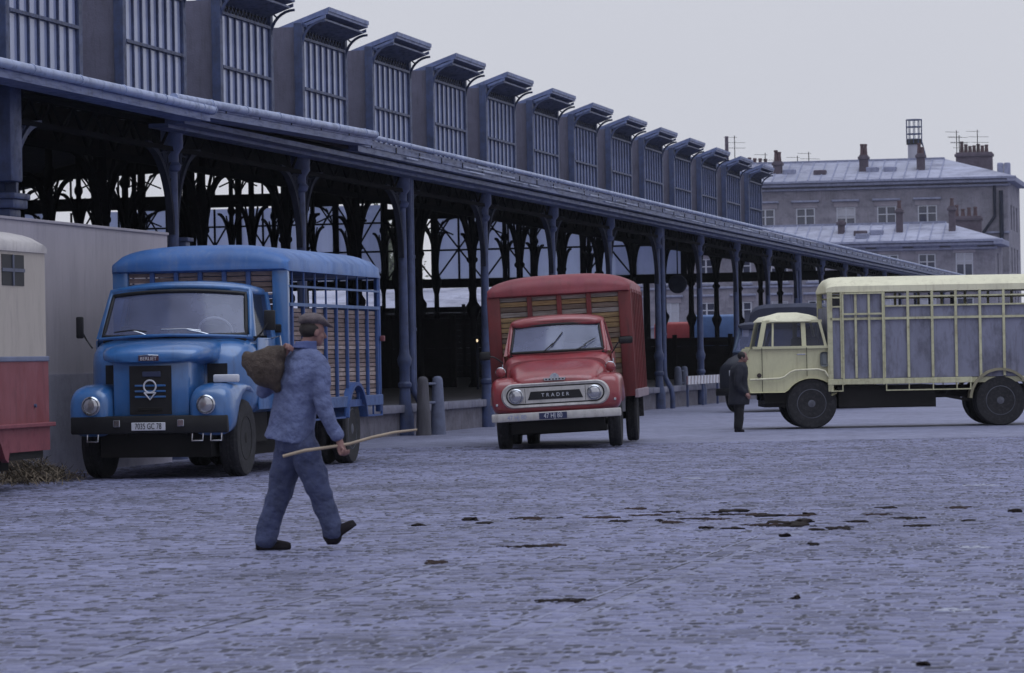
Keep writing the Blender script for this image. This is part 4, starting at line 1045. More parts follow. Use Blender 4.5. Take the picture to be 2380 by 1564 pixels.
gr.add([(x, .0, z) for x, z in a_] + [(x, -.045, z) for x, z in mid] + [(x, -.03, z) for x, z in b2], [(i, (i + 1) % nn, nn + (i + 1) % nn, nn + i) for i in range(nn)] + [(nn + i, nn + (i + 1) % nn, 2 * nn + (i + 1) % nn, 2 * nn + i) for i in range(nn)])
go = gr.build('grille_surround', CRM, red, 40)
MB().prism(stadium(.776, .143, 16, 0, GC), -.012, .0).build('grille_shadow_gap', PAL['black'], go)
inn = MB().prism(stadium(.752, .122, 16, 0, GC), -.040, -.013).build('grille_panel', CRM, go, 40)
MB().prism([(-.435, .795), (.435, .795), (.385, .925), (-.385, .925)], -.046, -.0402).build('name_panel', PAL['black'], inn)
text('TRADER', .078, PAL['white'], inn, (0, -.049, .86), sx=1.0, space=1.75, extrude=.002)
for s in (-1, 1):
    MB().box(s * .475 - .004, s * .475 + .004, -.0405, -.0402, .75, .98).build('panel_joint', PAL['under'], inn)
    hl = MB().lathe([(.112, 0), (.115, -.03), (.10, -.042), (.094, -.03)], (s * .615, -.035, GC), 'y', 28).build('headlamp', PAL['chrome'], go, 40)
    MB().lathe([(.001, -.05), (.05, -.048), (.08, -.04), (.095, -.028), (.095, 0)], (s * .615, -.035, GC), 'y', 24).build('lens', PAL['lens'], hl, 60)
    ml = MB().lathe([(.075, 0), (.078, -.03), (.06, -.05), (.001, -.055)], (s * .87, .36, 1.25), 'y', 18).build('indicator', RD, red, 50)
    MB().tube([(s * .87 + .077 * math.cos(a), .33, 1.25 + .077 * math.sin(a)) for a in [math.pi * k / 10 for k in range(11)]], .008, 5).build('indicator_rim', PAL['chrome'], ml)
    MB().tube([(s * .87, .37, 1.12), (s * .87, .37, 1.2)], .02, 6).build('indicator_stalk', RD, ml)
cab = MB().loft([ring(.72, .80, .70, 1.42, 6), ring(.88, .84, .62, 1.50, 6), ring(1.0, .86, .60, 1.53, 6), ring(2.0, .87, .60, 1.54, 6), ring(2.05, .85, .62, 1.52, 6)]).build('cab', RD, red, 50)
vs, fs, n_, m_ = screen(.735, .675, .86, 1.10, 1.545, 1.945, .12, .03)
MB().add(vs, fs).build('windscreen', WINDSCREEN, cab, 60)
screen_frame(vs, n_, m_, .022, -.004).build('screen_seal', PAL['black'], cab, 60)
vs2, _, _, _ = screen(.775, .715, .87, 1.12, 1.515, 1.985, .13, .035)
screen_frame(vs2, n_, m_, .045, .03).build('screen_surround', RD, cab, 60)
rfc = [ring(1.08, .62, 1.97, 2.04, 3), ring(1.10, .70, 1.95, 2.08, 3), ring(1.18, .745, 1.94, 2.11, 3.2), ring(1.5, .76, 1.93, 2.135, 3.4), ring(1.9, .75, 1.93, 2.12, 3.4), ring(2.05, .70, 1.94, 2.08, 3)]
MB().loft([[(x, y + .13 * (x / .75) ** 2 * max(0, (1.6 - y) / .6), z - .035 * (x / .75) ** 2) for x, y, z in r] for r in rfc]).build('cab_roof', RD, cab, 60)
for s in (-1, 1):
    MB().loft([[(s * .855, 1.9, 1.50), (s * .855, 2.05, 1.5), (s * .8, 2.05, 1.5), (s * .8, 1.9, 1.5)], [(s * .75, 1.93, 1.97), (s * .75, 2.05, 1.97), (s * .7, 2.05, 1.97), (s * .7, 1.93, 1.97)]]).build('rear_pillar', RD, cab)
    MB().loft([[(s * .855, 1.0, 1.51), (s * .855, 1.07, 1.51), (s * .80, 1.07, 1.51), (s * .80, 1.0, 1.51)], [(s * .75, 1.24, 1.97), (s * .75, 1.31, 1.97), (s * .69, 1.31, 1.97), (s * .69, 1.24, 1.97)]]).build('front_pillar', RD, cab)
    dr = MB().bbox(s * .868 - .012, s * .868 + .012, 1.05, 1.88, .66, 1.5, .01).build('door', RD, cab, 40)
    MB().add([(s * .835, 1.08, 1.53), (s * .835, 1.9, 1.53), (s * .735, 1.93, 1.94), (s * .735, 1.32, 1.94)], [(0, 1, 2, 3)]).build('door_window', SIDEGLASS, dr)
    MB().bbox(s * .885 - .01, s * .885 + .014, .98, 1.02, 1.30, 1.38, .006).build('hinge', PAL['chrome'], dr)
MB().box(-.75, .75, 2.03, 2.045, 1.45, 1.97).build('cab_back', PAL['seat'], cab)
MB().bbox(-.72, .72, 1.5, 2.0, 1.0, 1.68, .05).build('seat', PAL['seat'], cab, 40)
MB().bbox(-.76, .76, .97, 1.15, 1.44, 1.56, .03).build('dashboard', PAL['seat'], cab, 40)
for (x0, x1, zt) in ((-.20, .10, 1.84), (.32, .62, 1.72)):
    wp = MB().tube([(x0, .84, 1.55), ((x0 + x1) / 2, .90, (1.55 + zt) / 2 - .02)], .009, 6).build('wiper', PAL['black'], cab)
    MB().tube([(x0 + .12, .875, 1.62), (x1, 1.0, zt)], .009, 6).build('wiper_blade', PAL['black'], wp)
a = MB().tube([(-.87, .95, 1.40), (-1.0, .9, 1.5), (-1.08, .9, 1.52)], .012, 6).build('mirror_arm', PAL['black'], red); MB().bbox(-1.24, -1.06, .88, .93, 1.46, 1.60, .03).build('mirror', PAL['black'], a, 40)
a = MB().tube([(.87, 1.0, 1.46), (.98, .95, 1.62), (1.06, .95, 1.66)], .012, 6).build('mirror_arm', PAL['black'], red); MB().bbox(.99, 1.22, .93, .98, 1.60, 1.72, .035).build('mirror', PAL['black'], a, 40)
# body
Y0, Y1 = 2.20, 6.15
body = MB().box(-1.15, 1.15, Y0, Y1, .78, .88).build('body_floor', RD2, red)
cattle_roof(body, 1.16, Y0 - .05, Y1, 2.50, 2.80, RDR)
for s in (-1, 1):
    MB().bbox(s * 1.07 - .105, s * 1.07 + .105, Y0 - .02, Y0 + .1, .75, 2.50, .015).build('corner_post', RD2, body, 40)
    plank_wall(body, Y0 + .1, Y1, s * 1.14 - .015, .88, 2.5, .115, [RD2, RD2, mat('bare red board', (.12, .05, .06), .8, .4, 4)], rr_, 'y')
    for k in range(7):
        y = Y0 + .2 + (Y1 - Y0 - .25) * k / 6; MB().bbox(s * 1.17 - .018, s * 1.17 + .018, y - .03, y + .03, .85, 2.5, .006, 1).build('stave', RD2, body)
    MB().bbox(s * 1.18 - .03, s * 1.18 + .03, Y0 - .02, Y1, .72, .86, .008, 1).build('skirt', mat('pale worn skirt', (.26, .20, .235), .6, .25, 3), body)
    MB().bbox(s * 1.02 - .14, s * 1.02 + .14, 4.85, 4.9, .38, .74, .01).build('mudflap', PAL['rubber'], body)
plank_wall(body, -.965, .965, Y0 + .03, .88, 2.47, .085, YPL, rr_, 'x')
for k in range(1, 4):
    x = -.965 + 1.93 * k / 4; MB().bbox(x - .04, x + .04, Y0 - .01, Y0 + .03, .88, 2.48, .006, 1).build('stave', RD2, body)
plank_wall(body, -1.1, 1.1, Y1 - .04, .88, 2.5, .15, [RD2], rr_, 'x')
for s in (-1, 1):
    wheel(red, s * .88, .78, .42, .21, hubout=s)
    wheel(red, s * .84, 4.35, .42, .20, True, PAL['under'], hubout=s)

for ch in red.children:                            # the body leans on its springs, the wheels stay flat
    if not ch.name.startswith('wheel'): ch.rotation_euler = (0, R(-1.1), 0); ch.location.x = .009
# ------------------------------------------------------------------ yellow cab-over cattle lorry, side on (built with its nose towards -x)
YC = mat('pale yellow paint', (0.520, 0.500, 0.330), 0.40, 0.10, 1.6, spec=.45, coat=.15, dirt=(0.42, 0.40, .28), dirt_amt=.4, streak=(.27, .23, .15), streak_amt=.45)
YF = mat('yellow frame paint', (0.480, 0.465, 0.310), 0.55, 0.14, 4, dirt=(0.18, 0.15, .11), dirt_amt=.5, streak=(.15, .10, .06), streak_amt=.6)
YR = mat('cream roof paint', (0.66, 0.63, 0.47), 0.5, 0.08, 1.5, dirt=(0.48, 0.45, .36), dirt_amt=.4, streak=(.36, .32, .24), streak_amt=.5)
GP = mat('grey sheet panel', (0.185, 0.190, 0.268), 0.62, 0.2, 1.6, dirt=(0.085, 0.082, .11), dirt_amt=.7, stretch=(1, 1, .5), streak=(.07, .065, .085), streak_amt=.65)
o0 = at(1738, 999.5, z=GZ)
yel = thing('cattle_lorry', 'pale yellow lorry with rounded cab and grey sheet cattle body, seen side on', 'lorry', o0, R(0.5))
# local: x to the rear, y away from the viewer (near flank y=0)
WY = 2.15
MB().box(.3, 6.9, .5, .6, .55, .78).box(.3, 6.9, 1.55, 1.65, .55, .78).box(1.75, 3.6, .12, 2.0, .38, .80).box(1.75, 3.58, .10, .5, .40, .74).box(.35, 1.0, .15, 2.0, .42, .72).box(1.18, 1.28, .2, 1.95, .42, .54).box(4.77, 4.87, .2, 1.95, .42, .54).bar((3.6, .2, .62), (4.3, .2, .48), .05, .05).bar((3.9, .2, .75), (3.8, .2, .58), .04, .04).box(.25, .75, .08, .3, .50, .52).build('chassis', PAL['under'], yel)
# cab lower shell: outline with the wheel arch cut out, extruded across, rounded by lofting
def cab_outline():
    pts = [(.06, .70), (.02, .86), (.0, 1.15), (.015, 1.46), (.07, 1.55)]
    pts += [(1.50, 1.57), (1.54, 1.50), (1.55, 1.05), (1.60, .76), (1.68, .66), (1.62, .62)]
    ar = [(1.23 + .52 * math.cos(a), .50 + .46 * math.sin(a)) for a in [math.pi * (.12 + .70 * k / 12) for k in range(13)]]
    pts += ar + [(.72, .70)]
    return pts
ol = cab_outline()
def shrink(pts, k, c=(.85, 1.1)): return [(c[0] + (x - c[0]) * k, c[1] + (z - c[1]) * k) for x, z in pts]
cab = MB().loft([[(x, y, z) for x, z in shrink(ol, k)] for y, k in ((.045, .965), (.015, .99), (.0, 1.0), (WY, 1.0), (WY + .02, .985))], cap=True)
cab = cab.build('cab', YC, yel, 30)
MB().tube([(.06, -.01, .955), (.62, -.012, .97), (.72, -.014, 1.0), (.82, -.016, 1.08), (.92, -.016, 1.12), (1.35, -.016, 1.135), (1.48, -.014, 1.10), (1.56, -.01, .98)], .018, 8).build('swage', YR, cab, 60)
for x in (.295, 1.145): MB().box(x - .006, x + .006, -.008, .0, .72 if x < 1 else 1.0, 1.55).build('door_gap', PAL['black'], cab)
MB().bbox(.95, 1.12, -.045, -.015, 1.405, 1.435, .01).build('door_handle', PAL['chrome'], cab, 40)
MB().lathe([(.045, 0), (.045, -.02), (.001, -.025)], (.235, -.004, 1.03), 'y', 14).build('reflector', mat('dark lamp', (.03, .02, .02), .3), cab, 40)
MB().lathe([(.1, 0), (.11, -.04), (.001, -.06)], (-.005, .35, 1.06), 'x', 16).build('headlamp', PAL['chrome'], cab, 40)
MB().lathe([(.1, 0), (.11, -.04), (.001, -.06)], (-.005, WY - .35, 1.06), 'x', 16).build('headlamp', PAL['chrome'], cab, 40)
MB().bbox(-.10, .0, .05, WY - .05, .58, .76, .03).build('bumper', YF, cab, 40)
MB().bbox(1.40, 1.56, -.003, .02, 1.18, 1.46, .05).build('bare_patch', mat('bare metal patch', (.10, .11, .12), .6, .4, 6), cab)
# greenhouse
for y, nm in ((.06, 'near'), (WY - .06, 'far')):
    s = 1 if y < 1 else -1
    fr = MB()
    def strut(a, b_, w_): fr.bar((a[0], y - .03 * s, a[1]), (b_[0], y + .05 * s, b_[1]), .05, w_, up=(1, 0, 0))
    strut((.25, 1.54), (.36, 2.06), .09); strut((1.10, 1.54), (1.09, 2.06), .085); strut((1.52, 1.54), (1.40, 2.06), .05)
    strut((.50, 1.56), (.52, 2.05), .035)
    fr.bar((.12, y - .03 * s, 1.555), (1.55, y - .03 * s, 1.555), .06, .05); fr.bar((.38, y + .05 * s, 2.05), (1.45, y + .05 * s, 2.05), .06, .05)
    fo = fr.build('window_frame', YC, cab)
    for a, b_, c, d in (((.30, 1.57), (.48, 1.57), (.50, 2.03), (.40, 2.03)), ((.52, 1.57), (1.06, 1.57), (1.05, 2.03), (.54, 2.03)), ((1.15, 1.57), (1.50, 1.57), (1.38, 2.03), (1.13, 2.03))):
        MB().add([(a[0], y - .01 * s, a[1]), (b_[0], y - .01 * s, b_[1]), (c[0], y + .05 * s, c[1]), (d[0], y + .05 * s, d[1])], [(0, 1, 2, 3)]).build('window_pane', SIDEGLASS, fo)
MB().add([(.22, .1, 1.55), (.22, WY - .1, 1.55), (.34, WY - .15, 2.05), (.34, .15, 2.05)], [(0, 1, 2, 3)]).build('windscreen', SIDEGLASS, cab)
MB().add([(1.53, .1, 1.57), (1.53, WY - .1, 1.57), (1.43, WY - .15, 2.05), (1.43, .15, 2.05)], [(0, 1, 2, 3)]).build('rear_window', SIDEGLASS, cab)
rings = []
for k in range(13):
    u = -1 + k / 6; v = (1 - abs(u) ** 3.5) ** .4
    x0 = .24 + (1 - v) * .30; x1 = 1.47 - (1 - v) * .30; z0 = 2.045; h = .18 * v; q_ = (x1 - x0) / 1.23
    prof_ = [(x0, z0), (x0 + .02, z0 + .03), (x0 + .10 * q_, z0 + .09 * v + .01), (x0 + .25 * q_, z0 + .6 * h + .02), (x0 + .45 * q_, z0 + h + .002), (x1 - .45 * q_, z0 + h + .002), (x1 - .22 * q_, z0 + .72 * h + .01), (x1 - .07 * q_, z0 + .08 * v + .01), (x1, z0)]
    rings.append([(x, WY / 2 + u * (WY / 2 + .0), z) for x, z in prof_])
MB().loft(rings).build('cab_roof', YR, cab, 60)
MB().bbox(1.0, 1.4, .2, WY - .2, .9, 1.75, .05).bbox(.3, .5, .2, WY - .2, 1.3, 1.58, .04).build('seat', PAL['seat'], cab, 40)
MB().tube([(.45 + .06 * math.sin(a), .55 + .22 * math.cos(a), 1.68 + .2 * math.sin(a)) for a in [2 * math.pi * k / 20 for k in range(21)]], .014, 6).build('steering_wheel', PAL['black'], cab, 40)
# body
BX0, BX1 = 1.54, 7.1
body = MB().box(BX0, BX1, .02, WY - .02, .83, .93).build('body_floor', YF, yel)
rings = []
for x, k in ((BX0 - .01, .35), (BX0 + .015, .62), (BX0 + .06, .82), (BX0 + .16, .96), (BX0 + .35, 1), (BX1 - .35, 1), (BX1 - .1, .9), (BX1, .5)):
    r = [(x, -.03, 2.585)]
    for i in range(17):
        u = -1 + i / 8; r.append((x, WY / 2 + u * (WY / 2 + .03), 2.60 + (.10 + .19 * (1 - abs(u) ** 3) ** .7) * k))
    r.append((x, WY + .03, 2.585)); rings.append(r)
MB().loft(rings).build('roof', YR, body, 50)
for y, s in ((0, -1), (WY, 1)):
    YB = lambda a, b_: sorted((y + s * a, y + s * b_))
    def post(x, w_, z0, z1, d0=0, d1=.035, nm='post'):
        a, b_ = YB(d0, d1); return MB().bbox(x - w_ / 2, x + w_ / 2, a, b_, z0, z1, .005, 1).build(nm, YF, body)
    post(1.595, .10, .70, 2.60, 0, .03, 'corner_post')
    xs = [1.815, 2.62, 3.08, 3.54, 3.99, 4.45, 4.90, 5.36, 5.82, 6.28, 6.74]
    for x in xs: post(x, .05, .95, 2.60)
    for x in (1.84, 2.60): post(x, .035, .82, 2.56, .036, .06, 'door_frame')
    for x in (2.085, 2.34): post(x, .045, .95, 2.56, .0, .04, 'door_bar')
    for z, nm in ((2.075, 'rail'), (2.31, 'rail'), (2.485, 'rail')):
        a, b_ = YB(.004, .030)
        if z < 2.2: MB().box(1.6, BX1, a, b_, z - .022, z + .022).build(nm, YF, body)
        else: MB().box(2.65, BX1, a, b_, z - .015, z + .015).box(1.64, 1.79, a, b_, z - .015, z + .015).build(nm, YF, body)
    a, b_ = YB(.038, .062)
    MB().box(1.84, 2.60, a, b_, 2.545, 2.575).box(1.84, 2.60, a, b_, 2.15, 2.185).build('door_rail', YF, body)
    a, b_ = YB(-.02, -.008)
    edges = [1.64, 1.79, 1.85, 2.06, 2.11, 2.32, 2.365, 2.59] + []
    for i, (xa, xb) in enumerate(((1.64, 1.80), (1.83, 2.07), (2.10, 2.33), (2.355, 2.60))):
        MB().box(xa, xb, a, b_, .94, 2.30 if i == 0 else 2.55).build('panel', GP, body)
    xp = [2.62] + xs[2:] + [BX1 - .03]
    for i in range(len(xp) - 1): MB().box(xp[i] + .015, xp[i + 1] - .015, a, b_, .94, 2.30).build('panel', GP, body)
    a, b_ = YB(.0, .045)
    MB().bbox(1.54, 4.28, a, b_, .83, .935, .006, 1).bbox(5.22, BX1, a, b_, .83, .935, .006, 1).build('sill_rail', YF, body)
    for xa, xb in ((1.60, 1.83), (2.64, 4.26)):
        MB().box(xa, xb, a, b_, .70, .72).box(xa, xa + .02, a, b_, .72, .83).box(xb - .02, xb, a, b_, .72, .83).build('under_rail', YF, body)
    for x in (3.08, 3.54, 3.99): MB().box(x - .01, x + .01, a, b_, .72, .83).build('under_post', YF, body)
    a, b_ = YB(-.30, .06)
    MB().arc((4.82, (a + b_) / 2, .50), .575, .06, math.pi - .06, .05, b_ - a, n=18).build('mudguard', mat('dirty cream guard', (.22, .20, .14), .7, .3, 4), body, 40)
for x in (BX0 + .02, BX1 - .05): MB().box(x, x + .03, .05, WY - .05, .9, 2.30).build('end_panel', GP, body)
for s, y in ((-1, .16), (1, WY - .16)):
    for x, dual in ((1.23, False), (4.82, True)):
        wl = wheel(yel, 0, 0, .48, .24, dual, mat('grimy rim', (.085, .088, .115), .7, .4, 6), hubout=-1 if s < 0 else 1)
        wl.location = (x, y + (.12 if s < 0 else -.12) * dual, .48); wl.rotation_euler = (0, 0, R(90) if s < 0 else R(90))
        if s < 0: pass
for wl in [o for o in yel.children if o.name.startswith('wheel')]: pass

# ------------------------------------------------------------------ cream and red cattle van, only its rear end in view
cream = mat('cream panel', (0.43, 0.385, 0.35), .6, .08, 1.2, dirt=(.33, .295, .28), dirt_amt=.5, stretch=(1, 1, .4), streak=(.24, .21, .20), streak_amt=.5)
cream_r = mat('cream van roof', (0.46, 0.43, 0.43), .6, .08, 1.5, dirt=(.33, .31, .33), dirt_amt=.5, streak=(.28, .25, .24), streak_amt=.4)
redp = mat('patchy red panel', (0.205, 0.034, 0.042), .55, .2, 1.8, col2=(.25, .075, .095), dirt=(.27, .125, .15), dirt_amt=.45, stretch=(1, 1, .6), streak=(.07, .015, .02), streak_amt=.6)
redl = mat('pinkish red skirt', (0.195, 0.045, 0.062), .6, .2, 2, dirt=(.12, .05, .07), dirt_amt=.4)
van = thing('cattle_van', 'cream and patchy red cattle van parked against the beige wall', 'van', hp(43.58, 14.2, GZ), ROT_H)
# local x along the hall (rear end at x=0, van runs to -x), y away from the yard
VL, VWd = -6.2, 1.62
bd = MB().box(VL, -.03, .0, VWd, 1.56, 2.78).build('upper_body', cream, van)
MB().box(VL, -.0, -.015, VWd + .015, .78, 1.50).build('lower_body', redp, van)
MB().bbox(VL, .01, -.03, VWd + .03, 1.50, 1.56, .01).build('waist_rail', mat('blue grey strip', (.13, .15, .24), .5), van)
rings = []
for x, k in ((VL, .4), (VL + .2, .95), (VL + .6, 1), (-.5, 1), (-.28, .96), (-.12, .82), (-.04, .60), (0.0, .30)):
    r = [(x, -.02, 2.78)]
    for i in range(17):
        u = -1 + i / 8; r.append((x, VWd / 2 + u * (VWd / 2 + .025), 2.79 + (.10 + .16 * (1 - abs(u) ** 3) ** .7) * k))
    r.append((x, VWd + .02, 2.78)); rings.append(r)
MB().loft(rings).build('roof', cream_r, van, 60)
wn = MB().box(-1.62, -.82, -.006, .004, 2.38, 2.74).build('window_opening', PAL['black'], van)
MB().box(-1.62, -.82, -.02, -.007, 2.54, 2.58).box(-1.25, -1.21, -.02, -.007, 2.38, 2.74).build('window_bar', mat('grey bar', (.10, .11, .16), .6), wn)
for z in (2.5, .98): MB().bbox(.0, .06, .05, .14, z - .05, z + .05, .01).build('hinge', PAL['black'], van)
lv = MB().tube([(.05, .1, 1.12), (.14, .06, 1.22), (.12, .06, 1.30)], .018, 6).lathe([(.001, -.035), (.035, 0), (.001, .035)], (.12, .06, 1.33), n=10, cap=False).build('lever', mat('red lever', (.30, .04, .05), .5), van, 50)
MB().bbox(VL, .06, -.08, VWd, .73, .78, .01).build('ledge', redl, van)
MB().prism([(VL, .38), (-2.9, .38), (-2.9, .73), (VL, .73)], -.02, .06).prism([(-1.65, .38), (-1.55, .34), (-1.5, .45), (-.25, .45), (-.0, .45), (-.0, .728), (-1.95, .728), (-1.8, .55)], -.02, .06).build('skirt', redl, van)
MB().box(-1.4, -.15, .02, .1, .36, .45).box(VL + .5, -.3, .4, 1.3, .22, .73).build('chassis', PAL['under'], van)
MB().lathe([(.022, 0), (.022, -.03)], (-.55, -.01, .98), 'y', 10).build('bolt', PAL['iron'], van)
for x in (-2.2, VL + 1.0):
    for y in (.13, VWd - .13):
        wl = wheel(van, 0, 0, .47, .24, False, mat('blue grey rim', (.10, .12, .18), .5), hubout=1); wl.location = (x, y, .47); wl.rotation_euler = (0, 0, R(-90) if y < 1 else R(90))

# ------------------------------------------------------------------ vehicles further off
TP = mat('dark tarpaulin', (0.045, 0.050, 0.085), .7, .2, 2, bump=.3, bscale=3)
tarp = thing('tarp_lorry', 'dark grey lorry with tarpaulin tilt standing behind the yellow cab', 'lorry', at(1752, 958, z=GZ), -R(28))
MB().loft([ring(2.2, 1.1, 1.0, 2.62, 5), ring(2.3, 1.14, .98, 2.72, 5), ring(6.5, 1.14, .98, 2.72, 5), ring(6.6, 1.1, 1.0, 2.62, 5)]).build('tilt', TP, tarp, 40)
c = MB().loft([ring(.0, .85, .5, 1.15, 5), ring(.06, .95, .45, 1.25, 5), ring(.5, 1.0, .45, 1.42, 5), ring(.9, 1.02, .45, 1.5, 5), ring(2.1, 1.02, .5, 1.5, 5)]).build('cab', mat('dark cab paint', (.02, .022, .035), .5), tarp, 40)
vs, fs, n_, m_ = screen(.92, .85, .8, 1.05, 1.5, 2.1, .1, .05)
MB().add(vs, fs).build('windscreen', WINDSCREEN, c, 60)
screen_frame(vs, n_, m_, .05).build('screen_surround', mat('steel blue trim', (.07, .1, .17), .5), c, 40)
MB().loft([ring(1.0, .8, 2.08, 2.2, 3), ring(1.15, .92, 2.06, 2.26, 3), ring(2.05, .92, 2.06, 2.26, 3), ring(2.1, .88, 2.08, 2.22, 3)]).build('cab_roof', TP, c, 40)
MB().box(-.95, .95, 2.0, 2.06, 1.4, 2.1).build('cab_back', PAL['seat'], c)
for s in (-1, 1): MB().bar((s * .97, 1.95, 1.5), (s * .9, 1.95, 2.1), .08, .1).build('rear_pillar', TP, c)
MB().bbox(-1, 1, -.08, .0, .42, .6, .02).build('bumper', PAL['black'], tarp, 40)
MB().bbox(-.62, -.42, -.1, -.02, .9, 1.05, .02).bbox(.42, .62, -.1, -.02, .9, 1.05, .02).build('headlamp', PAL['white'], tarp, 40)
MB().box(-.4, .4, .2, 6.4, .45, .75).build('chassis', PAL['under'], tarp)
for s in (-1, 1): wheel(tarp, s * .85, .8, .44, .22, hubout=s); wheel(tarp, s * .85, 4.9, .44, .22, True, hubout=s)
def far_van(label, px, D, w_, h, col, col2, cat, name, sign=None):
    loc = at(px, 800, depth=D); loc.z = GZ
    v = thing(name, label, cat, loc, ROT_H - R(90) + R(4), 'vehicles parked beyond the hall')
    pm_, pw_ = mat(name + ' paint ' + label[:8], col, .5), mat(name + ' upper ' + label[:8], col2, .5)
    b = MB().bbox(-w_ / 2, w_ / 2, 0, 5, .4, h * .58, .12, 3).build('body', pm_, v, 40)
    MB().bbox(-w_ / 2, w_ / 2, .03, 5, h * .62, h, .16, 3).build('roof', pw_, v, 40)
    MB().box(-w_ / 2 + .1, w_ / 2 - .1, .05, 4.9, h * .57, h * .90).build('window_band', WINDSCREEN, v)
    for x in (-w_ / 2 + .06, 0, w_ / 2 - .06): MB().box(x - .06, x + .06, .01, .06, h * .56, h * .92).build('pillar', pw_, v)
    for s in (-1, 1):
        wheel(v, s * (w_ / 2 - .12), .9, .42, .2, hubout=s); wheel(v, s * (w_ / 2 - .12), 3.9, .42, .2, hubout=s)
    MB().bbox(-w_ / 2, w_ / 2, -.08, 0, .4, .55, .02).build('bumper', PAL['white'], v, 40)
    return v
far_van('red and white bus beyond the far end of the hall', 1572, 226, 2.6, 3.45, (.17, .02, .03), (.30, .05, .055), 'bus', 'bus')
far_van('blue and white van parked beside the distant red bus', 1663, 222, 2.6, 3.8, (.06, .12, .30), (.10, .17, .36), 'van', 'parked_van')
# ================================================================== people
def ell(c, a, b, hw, hd, n=20, e=2.3):
    c, a, b = Vector(c), Vector(a).normalized(), Vector(b).normalized(); r = []
    for k in range(n):
        t = 2 * math.pi * k / n; ct, st = math.cos(t), math.sin(t)
        r.append(c + a * hw * math.copysign(abs(ct) ** (2 / e), ct) + b * hd * math.copysign(abs(st) ** (2 / e), st))
    return r
def limb(mb, pts, rad, n=14, sub=4):
    """tapered limb through joints, smoothed with a spline"""
    P, Rr = [Vector(p) for p in pts], list(rad); out_p, out_r = [], []
    for i in range(len(P) - 1):
        p0, p1, p2, p3 = P[max(i - 1, 0)], P[i], P[i + 1], P[min(i + 2, len(P) - 1)]
        for k in range(sub):
            t = k / sub
            out_p.append(.5 * ((2 * p1) + (p2 - p0) * t + (2 * p0 - 5 * p1 + 4 * p2 - p3) * t * t + (3 * p1 - p0 - 3 * p2 + p3) * t ** 3)); out_r.append(Rr[i] + (Rr[i + 1] - Rr[i]) * t)
    out_p.append(P[-1]); out_r.append(Rr[-1])
    # round the ends
    mb.tube(out_p, out_r, n)
    for p, r in ((out_p[0], out_r[0]), (out_p[-1], out_r[-1])): ball(mb, p, (r, r, r))
    return mb
def ball(mb, c, r, rot=None, n=14):
    c = Vector(c); rings = []
    for j in range(1, 9):
        th = math.pi * j / 9; rg = []
        for k in range(n):
            ph = 2 * math.pi * k / n; v = Vector((r[0] * math.sin(th) * math.cos(ph), r[1] * math.sin(th) * math.sin(ph), r[2] * math.cos(th)))
            rg.append(c + (rot @ v if rot else v))
        rings.append(rg)
    return mb.loft(rings)
def cloth(mb, name, m, parent, voxel=.014, smooth=6, fold=.012, fscale=.16):
    o = mb.build(name, m, parent)
    r = o.modifiers.new('remesh', 'REMESH'); r.mode = 'VOXEL'; r.voxel_size = voxel; r.use_smooth_shade = True
    s = o.modifiers.new('smooth', 'SMOOTH'); s.factor = .5; s.iterations = smooth
    if fold:
        tx = bpy.data.textures.new(name + '_folds', 'CLOUDS'); tx.noise_scale = fscale; tx.noise_depth = 2
        d = o.modifiers.new('folds', 'DISPLACE'); d.texture = tx; d.strength = fold * 2; d.mid_level = .5; d.texture_coords = 'LOCAL'
    return o
def hand_(mb, wrist, palm_dir, finger_dir, thumb_dir, s=1.0, curl=1.0):
    """palm plus five bent fingers; fingers curl towards finger_dir"""
    w_, pd, fd = Vector(wrist), Vector(palm_dir).normalized(), Vector(finger_dir).normalized(); sd = pd.cross(fd).normalized()
    limb(mb, [w_, w_ + pd * .05 * s, w_ + pd * .085 * s], [.026 * s, .036 * s, .034 * s], 10, 3)
    for sgn in (-1, 1): limb(mb, [w_ + pd * .03 * s + sd * sgn * .012, w_ + pd * .085 * s + sd * sgn * .024 * s], [.02 * s, .018 * s], 8, 2)
    for i, (o_, ln) in enumerate(((-.033, .9), (-.011, 1.05), (.011, 1.0), (.033, .8))):
        b = w_ + pd * .09 * s + sd * o_ * s
        p1 = b + pd * .03 * ln * s + fd * .012 * curl * s; p2 = p1 + (pd * (.018 - .02 * curl) + fd * .026 * curl) * ln * s; p3 = p2 + (pd * (.012 - .034 * curl) + fd * .012 * curl) * ln * s
        limb(mb, [b, p1, p2, p3], [.0105 * s, .0100 * s, .0092 * s, .0080 * s], 8, 2)
    tb = w_ + pd * .035 * s + sd * Vector(thumb_dir).dot(sd) * .03 * s
    td = Vector(thumb_dir).normalized()
    limb(mb, [tb, tb + td * .03 * s + pd * .02 * s, tb + td * .035 * s + pd * .04 * s + fd * .025 * s], [.014 * s, .0115 * s, .009 * s], 8, 2)
SKIN = mat('weathered skin', (0.200, 0.105, 0.098), .55, .12, 12)
